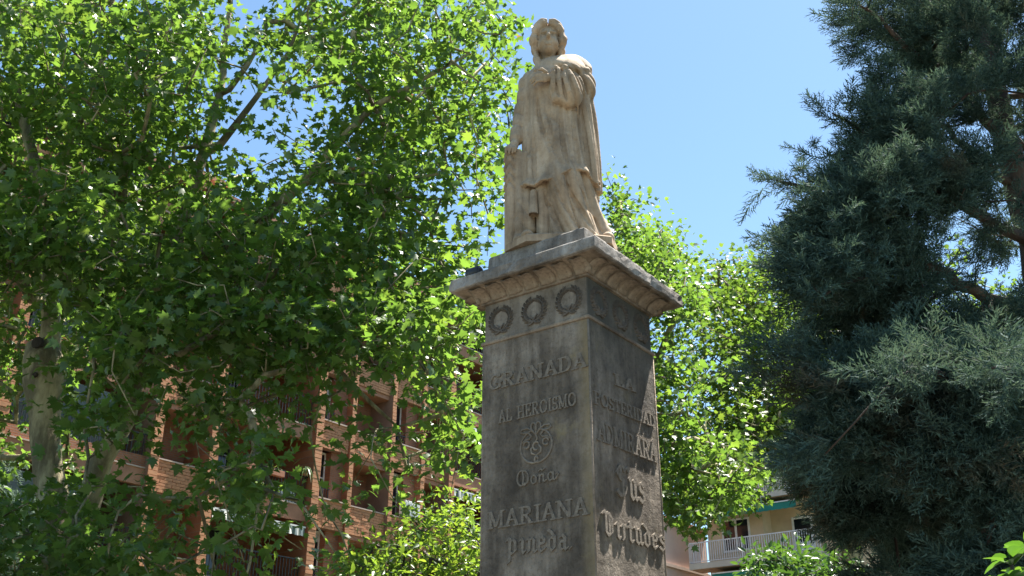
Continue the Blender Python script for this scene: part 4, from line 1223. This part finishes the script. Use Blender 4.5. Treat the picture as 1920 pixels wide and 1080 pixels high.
sk.dense(pts_px([(330, 545, 15.8), (420, 560, 15.2), (520, 600, 14.8), (620, 680, 14.6), (700, 760, 14.5), (745, 800, 14.5)]), [.09, .075, .06, .045, .03, .015], sk.near(at(306, 530, 16.3)))
sk.dense(pts_px([(225, 700, 16.2), (200, 560, 16), (230, 380, 15.6), (236, 240, 15.2), (240, 100, 15)]), [.10, .09, .07, .05, .03], sk.near(at(255, 720, 16.35)))
sk.dense(pts_px([(60, 560, 16.4), (0, 420, 15.6), (-80, 280, 15), (-160, 100, 15)]), [.10, .08, .06, .03], sk.near(at(92, 560, 17.2)))
ends = sk.grow(att, .0075)
E3 = np.array(sk.p)[ends]
tm = sk.mesh('trunk', M['plane_bark'], 12)
adopt(obj('trunk', tm), t1)
# hollow knot holes on the knobbly trunk
for px, py, r, dy in ((84, 655, .10, .30), (82, 716, .045, .36)):
    c = at(px, py, 17.0) - np.array([0, dy, 0])
    hb = MB(); hb.tube([c + np.array([0, -.04, 0]), c + np.array([0, .0, .0]), c + np.array([0, .10, .03])], [r * .9, r * 1.15, r * .6], 10)
    adopt(hb.build('knot_hole', M['dark_bark']), t1)
P, Fr, S = clump_leaves(E3, 16, .22, .15, .42)
plant_crown(t1, L_PLANE, P, Fr, S, M['plane_leaf'])
# dead brown leaves caught in the crown
dl = E3[rng.choice(len(E3), 40, False)]
P, Fr, S = clump_leaves(dl, 2, .15, .13, .3)
dd = adopt(obj('dry_leaves', leaf_mesh('dry_leaves', L_PLANE, P, Fr, S, M['dry_leaf'])), t1); dd['kind'] = 'stuff'

def blob_points(blobs, per=9e-4, seed=1, sc=1.3, thr=.38):
    """points through the volume of a set of foliage masses (x, y, rx, ry in photograph pixels, near and far distance, thickness)"""
    out = []
    for x, y, rx, ry, y0, y1, dn in blobs:
        n = rng.poisson(rx * ry * pi * per * dn)
        q = unit(n)[:, :2]; a = rng.uniform(0, 2 * pi, n); rr = np.sqrt(rng.random(n))
        for k in range(n):
            out.append(at(x + rx * rr[k] * cos(a[k]), y + ry * rr[k] * sin(a[k]), rng.uniform(y0, y1)))
    A = np.array(out)
    return A[vnoise(A, sc, seed) > thr]

def plane_tree(label, blobs, trunk, limbs, leaf, n=19, seed=1, spread=.26, size=.145, grp='plane trees behind the pedestal', per=3.5e-3, thr=.36):
    A = blob_points(blobs, per, seed, 1.5, thr)
    base = at(*trunk[0]); base[2] = 0
    root = empty('plane_tree', base); tag(root, label, 'tree', grp)
    k = Skel()
    b0 = base.copy(); b0[2] = -.1
    m = len(trunk)
    k.dense([b0] + pts_px(trunk), [.36] + [.30 - .24 * i / (m - 1) for i in range(m)])
    for L, r in limbs:
        Pp = pts_px(L); k.dense(Pp, [r * (1 - .75 * i / (len(Pp) - 1)) for i in range(len(Pp))], k.near(Pp[0]))
    e = k.grow(A, .0085, maxr=.07, step=.3); E = np.array(k.p)[e]
    adopt(obj('trunk', k.mesh('trunk', M['plane_bark'], 8)), root)
    P, Fr, S = clump_leaves(E, n, spread, size, .3)
    plant_crown(root, L_PLANE, P, Fr, S, leaf, singles=250)
    return root

plane_tree('bright green plane tree directly behind the pedestal, topping out beside the statue feet',
  [(1140, 350, 26, 28, 23, 26, .7), (1175, 395, 50, 36, 22, 27, .9), (1160, 460, 60, 60, 21, 28, 1.6), (1225, 470, 60, 50, 21, 28, 1.4), (1200, 560, 90, 70, 20, 28, 1.8), (1100, 560, 90, 100, 20, 28, 1.2),
   (1270, 545, 50, 60, 21, 27, 1.2), (1240, 660, 60, 70, 20, 27, 1.1), (1150, 700, 90, 90, 20, 27, 1.3), (1285, 690, 40, 50, 20, 26, .7), (1265, 780, 50, 50, 19.5, 25, .9), (1255, 870, 50, 60, 19.5, 25, 1.0), (1320, 860, 60, 50, 19, 24, 1.0),
   (1270, 940, 45, 36, 19, 23, .9), (1310, 960, 40, 26, 19, 22, .8), (1345, 920, 50, 40, 19, 23, 1.1), (1130, 850, 90, 100, 20, 26, 1.2), (1000, 640, 90, 120, 21, 28, .6)],
  [(1175, 1090, 24), (1172, 960, 24), (1178, 820, 24), (1186, 680, 24.2), (1190, 560, 24.4), (1180, 460, 24.6), (1160, 380, 24.6)],
  [([(1186, 860, 24), (1230, 800, 23.6), (1275, 770, 23.4), (1320, 800, 22.8), (1345, 870, 22)], .12), ([(1180, 760, 24), (1240, 660, 23.6), (1275, 560, 23.6), (1285, 520, 23.6)], .12), ([(1186, 660, 24), (1130, 560, 24), (1100, 480, 24)], .11), ([(1190, 560, 24.4), (1230, 480, 24.4), (1240, 430, 24.4)], .08)],
  M['plane_leaf'], seed=5)
plane_tree('yellow green plane tree between the pedestal and the blue grey conifer, above the beige balconies',
  [(1340, 530, 60, 46, 26, 31, 1.3), (1400, 510, 60, 40, 26, 31, 1.2), (1460, 545, 60, 56, 25, 31, 1.3), (1370, 600, 80, 60, 24, 31, 1.5), (1460, 640, 90, 70, 24, 31, 1.7), (1350, 700, 50, 60, 24, 30, 1.0), (1430, 740, 90, 70, 23, 30, 2.0), (1380, 810, 70, 50, 22, 28, 1.6),
   (1480, 830, 90, 60, 22, 29, 2.0), (1440, 880, 60, 30, 22, 26, .5), (1370, 905, 50, 50, 19, 24, 1.3), (1300, 940, 50, 50, 19, 24, 1.3), (1540, 720, 80, 90, 23, 30, 1.6), (1560, 560, 80, 80, 24, 31, 1.2), (1660, 640, 110, 130, 24, 31, .9), (1650, 450, 70, 60, 25, 31, .7), (1620, 840, 110, 90, 23, 30, 1.2), (1800, 620, 120, 160, 24, 31, .7), (1800, 820, 120, 120, 24, 30, .8)],
  [(1600, 1090, 27), (1595, 980, 27), (1580, 860, 27), (1555, 740, 27), (1520, 640, 27.4), (1480, 560, 27.6)],
  [([(1580, 860, 27), (1500, 790, 26.4), (1420, 740, 26), (1370, 700, 26)], .13), ([(1590, 960, 27), (1500, 880, 26), (1430, 850, 25.4), (1360, 840, 25)], .12), ([(1555, 740, 27), (1460, 640, 27), (1390, 560, 27), (1350, 520, 27)], .12), ([(1560, 760, 27), (1650, 640, 27), (1700, 540, 27)], .12), ([(1585, 900, 27), (1700, 780, 27), (1800, 680, 27)], .12)],
  M['bright_plane_leaf'], seed=9)

# ---- leafy young tree in front of the brick building
def shoot_tree(name, label, blobs, base_px, leaf, n, size, seed, singles, bark, per=2.2e-3, spread=.10, thr=.30, r0=.004, cat='tree', grp=None, protos=None, up=.75):
    A = blob_points(blobs, per, seed, .7, thr)
    base = at(*base_px); base[2] = 0
    root = empty(name, base); tag(root, label, cat, grp)
    k = Skel(); c = A.mean(0)
    b0 = base.copy(); b0[2] = -.1
    k.dense([b0, base * .6 + c * .4 - np.array([0, 0, .3]), c], [.09, .06, .03], step=.3)
    e = k.grow(A, r0, sag=-.05, step=.3, maxr=.03); E = np.array(k.p)[e]
    adopt(obj('trunk', k.mesh('trunk', bark, 6)), root)
    P, Fr, S = clump_leaves(E, n, spread, size, .3, up=up, flat=1.1, hang=.1)
    plant_crown(root, protos or L_OVAL, P, Fr, S, leaf, singles=singles)
    return root
shoot_tree('leafy_tree', 'young tree of small yellow green leaves, low between the brick building and pedestal',
  [(700, 1045, 60, 40, 11.5, 13.5, 1.2), (770, 1020, 60, 60, 11.5, 13.5, 1.2), (840, 1000, 55, 70, 11.5, 13.5, 1.2), (885, 970, 36, 60, 11.5, 13.5, 1.1), (835, 945, 22, 36, 12, 13, .9), (890, 1050, 60, 60, 11, 13.5, 1.2), (790, 1075, 120, 50, 11, 13.5, 1.3), (690, 1090, 90, 40, 11, 13, 1.1), (770, 985, 20, 30, 12, 13, .8), (940, 1050, 60, 80, 11.5, 13.5, 1.0), (800, 1160, 150, 80, 11, 13.5, .9)],
  (815, 1080, 12.5), M['sun_leaf'], 20, .085, 21, 300, M['dark_bark'])
shoot_tree('dark_bush', 'dark green dense bush top below the beige balconies beside the conifer',
  [(1450, 1065, 46, 26, 15, 17, 1.5), (1510, 1060, 50, 30, 15, 17, 1.5), (1560, 1080, 60, 30, 15, 17, 1.2), (1500, 1120, 110, 50, 15, 17, 1.2)],
  (1500, 1080, 16), M['dark_leaf'], 24, .12, 22, 100, M['dark_bark'], cat='bush')

# ---- blue grey conifer
def plume(nt=24, L=.34, seed=0):
    """feathery spray: an axis with side twiglets, each carrying thin wedges of scale leaves"""
    r = np.random.default_rng(seed); V = []; F = []
    def wedge(p, d, ln, w):
        d = d / np.linalg.norm(d); s = np.cross(d, r.normal(size=3)); s /= np.linalg.norm(s) + 1e-9
        o = len(V); m = p + d * ln * .4
        V.extend([p + s * w, p + d * ln, p - s * w]); F.append((o, o + 1, o + 2))
    ax = lambda t: np.array([.03 * sin(2.5 * t), L * t, -.05 * t * t])
    for i in range(nt):
        t = .08 + .92 * i / nt; p = ax(t); a = i * 2.2
        ln = L * .34 * (1 - .7 * t) + .03
        dv = np.array([cos(a) * .8, .85, sin(a) * .55]); d = dv / np.linalg.norm(dv)
        wedge(p, d, ln * .8, .0055)
        for q in range(4):
            wedge(p + d * ln * (.25 + .2 * q), d + r.normal(size=3) * .5, ln * .34 + .012, .0048)
    wedge(ax(.9), np.array([0, 1, 0.]), .07, .006)
    return np.array(V), np.array(F)
PLUMES = [plume(seed=i) for i in range(4)]

def conifer(label, blobs, trunk_pts, trunk_r, limbs, mat, grp, seed, n=5, size=1.0, per=1.5e-3, out=None, name='cypress', cat='tree', sag=-.08, ranges=None, thr=.34, spread=.16, extra=None, jit=.42):
    if out: blobs = [(x + out * float(np.clip((1700 - x) / 120, 0, 1)), r_[0], r_[1], r_[2], r_[3], r_[4], r_[5] * (1.7 if r_[0] > 820 and x > 1560 else 1)) for x, *r_ in blobs]
    globals()['rng'] = np.random.default_rng(seed)
    A = blob_points(blobs, per, seed, .8, thr)
    base = np.array(trunk_pts[0], float); b0 = base.copy(); base[2] = 0
    root = empty(name, base); tag(root, label, cat, grp)
    k = Skel(); k.dense(trunk_pts, trunk_r, step=.35)
    tipA = []
    for L, r in limbs:
        Pp = [np.array(q) for q in L]; i0 = len(k.p)
        k.dense(Pp, [r * (1 - .85 * i / (len(Pp) - 1)) for i in range(len(Pp))], k.near(Pp[0]), step=.16)
        tipA += [(k.p[j], i0) for j in range(i0 + (len(k.p) - i0) // 4, len(k.p))]
    nm = len(k.p)
    e = k.grow(A, .0055, sag=sag, step=.3, maxr=.045)
    Pn = np.array(k.p); par = np.array(k.par)
    ax = Pn[np.maximum(par, 0)]
    src = list(e) + [j for j in range(nm, len(Pn)) if rng.random() < .25]
    P = []; D = []
    tr = np.array(trunk_pts)
    for j in src:
        for _ in range(n):
            p = Pn[j] + rng.normal(size=3) * spread * .5; P.append(p)
            o = Pn[j] - np.array([np.interp(Pn[j][2], tr[:, 2], tr[:, 0]), np.interp(Pn[j][2], tr[:, 2], tr[:, 1]), Pn[j][2] - .2])
            o /= np.linalg.norm(o) + 1e-6
            d = (Pn[j] - ax[j]); d /= np.linalg.norm(d) + 1e-6
            D.append(o * .9 + d * .5 + np.array([0, 0, .02]) + rng.normal(size=3) * jit)
    for p, i0 in tipA:                        # sprays along the reaching limbs
        for _ in range(6):
            P.append(p + rng.normal(size=3) * .07)
            d = p - k.p[i0]; d = d / (np.linalg.norm(d) + 1e-6)
            D.append(d * .8 + np.array([0, 0, .35]) + rng.normal(size=3) * .55)
    P = np.array(P); D = np.array(D)
    nr = np.array([0, 0, 1.0]) + rng.normal(size=P.shape) * .5
    Fr = frames(nr, D); S = size * rng.uniform(.65, 1.25, len(P))
    adopt(obj('trunk', k.mesh('trunk', M['cypress_bark'], 10)), root)
    c = adopt(obj('crown', leaf_mesh('crown', PLUMES, P, Fr, S, mat)), root); c['kind'] = 'stuff'
    return root

tk = lambda px, py, Y: at(px, py, Y)
def v_at(x, y, z): return np.array([x, y, z])
CX, CY = 5.45, 9.6
cl = lambda *L: [at(*q) for q in L]
conifer('tall blue grey conifer with feathery sprays, filling the right side',
  [(1640, 40, 60, 50, 8.5, 10.5, .8), (1740, 20, 80, 60, 8, 11, 1.0), (1840, 30, 100, 70, 8, 11.5, .9), (1930, 60, 70, 90, 8.5, 11.5, .8), (1720, 120, 70, 60, 8, 11, 1.1), (1820, 150, 80, 80, 8.2, 11.5, .6), (1720, 220, 80, 50, 7.8, 10.5, 1.1), (1830, 260, 90, 70, 8.2, 11.5, .5), (1920, 240, 60, 100, 8.4, 11.5, .8),
   (1690, 280, 60, 40, 7.8, 10, 1.2), (1640, 330, 60, 46, 7.6, 9.6, 1.2), (1740, 360, 100, 70, 7.5, 10.5, 1.1), (1850, 380, 90, 80, 7.8, 11.5, .55), (1600, 400, 60, 40, 7.4, 9.4, 1.1), (1560, 450, 70, 50, 7.2, 9.2, 1.6), (1530, 520, 70, 60, 7.0, 9, 1.7), (1490, 590, 50, 60, 7.0, 8.6, 2.2), (1485, 660, 40, 44, 7.0, 8.4, 2.2), (1490, 850, 36, 36, 6.9, 8.2, 1.6), (1540, 900, 40, 36, 6.9, 8.4, 1.4), (1560, 620, 70, 70, 7.0, 9, 1.2), (1640, 520, 80, 60, 7.2, 10, .5), (1740, 500, 100, 70, 7.4, 11, .55), (1860, 520, 90, 80, 7.4, 11.5, .6),
   (1660, 630, 100, 60, 7.0, 10, .65), (1780, 640, 110, 60, 7, 10.5, .8), (1890, 650, 70, 80, 7, 11, .9), (1560, 760, 60, 50, 7.0, 9, 1.2), (1640, 750, 100, 60, 6.6, 9.4, 1.5), (1760, 740, 110, 60, 6.2, 9.4, 1.8), (1880, 750, 90, 70, 6, 9.4, 1.8), (1550, 850, 60, 50, 7.0, 9, 1.6), (1600, 860, 90, 60, 6.6, 9.4, 1.4), (1720, 860, 110, 70, 6.6, 10, 1.3), (1850, 870, 100, 80, 6.6, 10.5, 1.3),
   (1600, 950, 44, 40, 7.0, 8.8, 1.2), (1640, 970, 80, 60, 6.8, 9.4, 1.4), (1700, 980, 110, 70, 6.8, 10, 1.3), (1840, 1000, 110, 80, 6.8, 10.5, 1.4), (1650, 1060, 80, 50, 6.8, 9.4, 1.3), (1740, 1080, 120, 60, 6.8, 10, 1.6), (1700, 1000, 80, 60, 6.8, 8.5, 1.6), (1720, 940, 70, 50, 6.8, 8.5, 1.4), (1890, 1090, 90, 60, 6.8, 10.5, 1.3),
   (1760, -80, 120, 80, 8.4, 11, .8), (1900, -80, 100, 90, 8.4, 11.5, .8), (2010, 300, 90, 300, 8, 12, .5), (2010, 800, 90, 250, 7, 11.5, .6)],
  [v_at(CX + .1, CY, -.1), v_at(CX, CY, 2.5), v_at(CX + .05, CY + .05, 5), v_at(CX - .02, CY, 8), v_at(CX + .05, CY, 10.5), v_at(CX, CY, 13)], [.30, .22, .17, .12, .08, .03],
  [(cl((1850, 560, 9.4), (1740, 500, 8.8), (1640, 430, 8.4), (1560, 380, 8.1), (1505, 350, 7.9), (1455, 338, 7.8)), .06),
   (cl((1860, 420, 9.4), (1760, 330, 8.9), (1690, 280, 8.6), (1620, 250, 8.4), (1590, 228, 8.3), (1560, 212, 8.2)), .055),
   (cl((1640, 300, 8.6), (1590, 285, 8.4), (1545, 293, 8.3)), .03), (cl((1600, 455, 8.4), (1540, 440, 8.2), (1475, 430, 8.0)), .03),
   (cl((1870, 250, 9.5), (1780, 150, 9.2), (1700, 90, 9), (1650, 34, 8.9), (1600, 4, 8.8)), .055),
   (cl((1870, 330, 9.5), (1780, 240, 9.1), (1710, 200, 8.8), (1640, 205, 8.6)), .045),
   (cl((1860, 800, 9.4), (1740, 740, 8.2), (1640, 720, 7.4), (1590, 740, 7.0)), .05), (cl((1870, 900, 9.4), (1740, 880, 8.2), (1650, 860, 7.6), (1580, 860, 7.3)), .05),
   (cl((1870, 760, 9.4), (1850, 720, 7.8), (1760, 700, 6.6), (1680, 705, 6.1)), .05), (cl((1880, 800, 9.4), (1930, 740, 7.4), (1900, 700, 6.2), (1860, 690, 5.8)), .05),
   (cl((1860, 640, 9.4), (1700, 560, 8.4), (1620, 520, 7.6), (1540, 560, 7.2)), .05)],
  M['cypress_leaf'], None, 38, n=10, per=2.5e-3, thr=.485, out=26, spread=.15, jit=.26)

# far pale conifer at the left edge
pcx = at(10, 1000, 27)
conifer('pale grey green conifer far behind the plane tree trunk, at the left edge', 
  [(0, 900, 50, 70, 26, 28, 1.2), (30, 980, 60, 60, 26, 28, 1.0), (-60, 980, 80, 90, 26, 28, 1.0), (0, 1080, 110, 60, 26, 28, 1.0)],
  [v_at(pcx[0] - .4, pcx[1], -.1), v_at(pcx[0] - .4, pcx[1], 4), v_at(pcx[0] - .4, pcx[1], 8)], [.2, .12, .04], [], M['pale_cypress'], None, 33, n=6, size=1.7, per=1.6e-3, spread=.4)

# ---- magnolia corner: every leaf its own part
mb = at(1905, 1080, 4.2)
mag = empty('magnolia', (mb[0] + .15, mb[1], 0)); tag(mag, 'magnolia with large glossy green leaves, only its top showing in the lower right corner', 'shrub')
st = MB(); 
tops = [at(1893, 1040, 4.2), at(1925, 1015, 4.25), at(1880, 1078, 4.15), at(1935, 1065, 4.3), at(1905, 1100, 4.1)]
for q in tops: st.tube([(mb[0] + .15, mb[1], -.05), (mb[0] + .14, mb[1], 1.4), tuple(q - np.array([0, 0, .12])), tuple(q)], [.03, .022, .010, .006], 6)
adopt(st.build('trunk', M['dark_bark'], None, True), mag)
def big_leaf(curl, cup):
    v = []; f = []; prof = [(.0, .012), (.12, .10), (.32, .185), (.55, .20), (.78, .145), (.92, .07), (1.0, .004)]
    for y, w in prof:
        z = -curl * y * y
        for s in (-1, -.5, 0, .5, 1): v.append((s * w, y, z + cup * (abs(s) ** 1.5) * w * 2 - .006 * (s == 0)))
    for j in range(len(prof) - 1):
        for i in range(4): a = j * 5 + i; f.append((a, a + 1, a + 6, a + 5))
    return np.array(v), np.array(f)
BL = [mesh_np('leaf', *big_leaf(c, u), M['magnolia_leaf'], True) for c, u in ((.12, .30), (.35, .2), (.02, .45))]
for q in tops:
    for k in range(9):
        a = k * 2.4 + rng.uniform(-.3, .3); el = rng.uniform(-.25, .85)
        d = np.array([cos(a) * cos(el), sin(a) * cos(el), sin(el)]); nr = np.array([0, 0, 1.2]) - d * .3 + rng.normal(size=3) * .3
        Fm = frames(nr[None], d[None])[0] * rng.uniform(.10, .145)
        Mx = np.eye(4); Mx[:3, :3] = Fm; Mx[:3, 3] = q - np.array([0, 0, .05 * rng.random()])
        o = bpy.data.objects.new('leaf', BL[k % 3]); o.matrix_basis = Matrix(Mx.tolist()); adopt(link(o), mag)
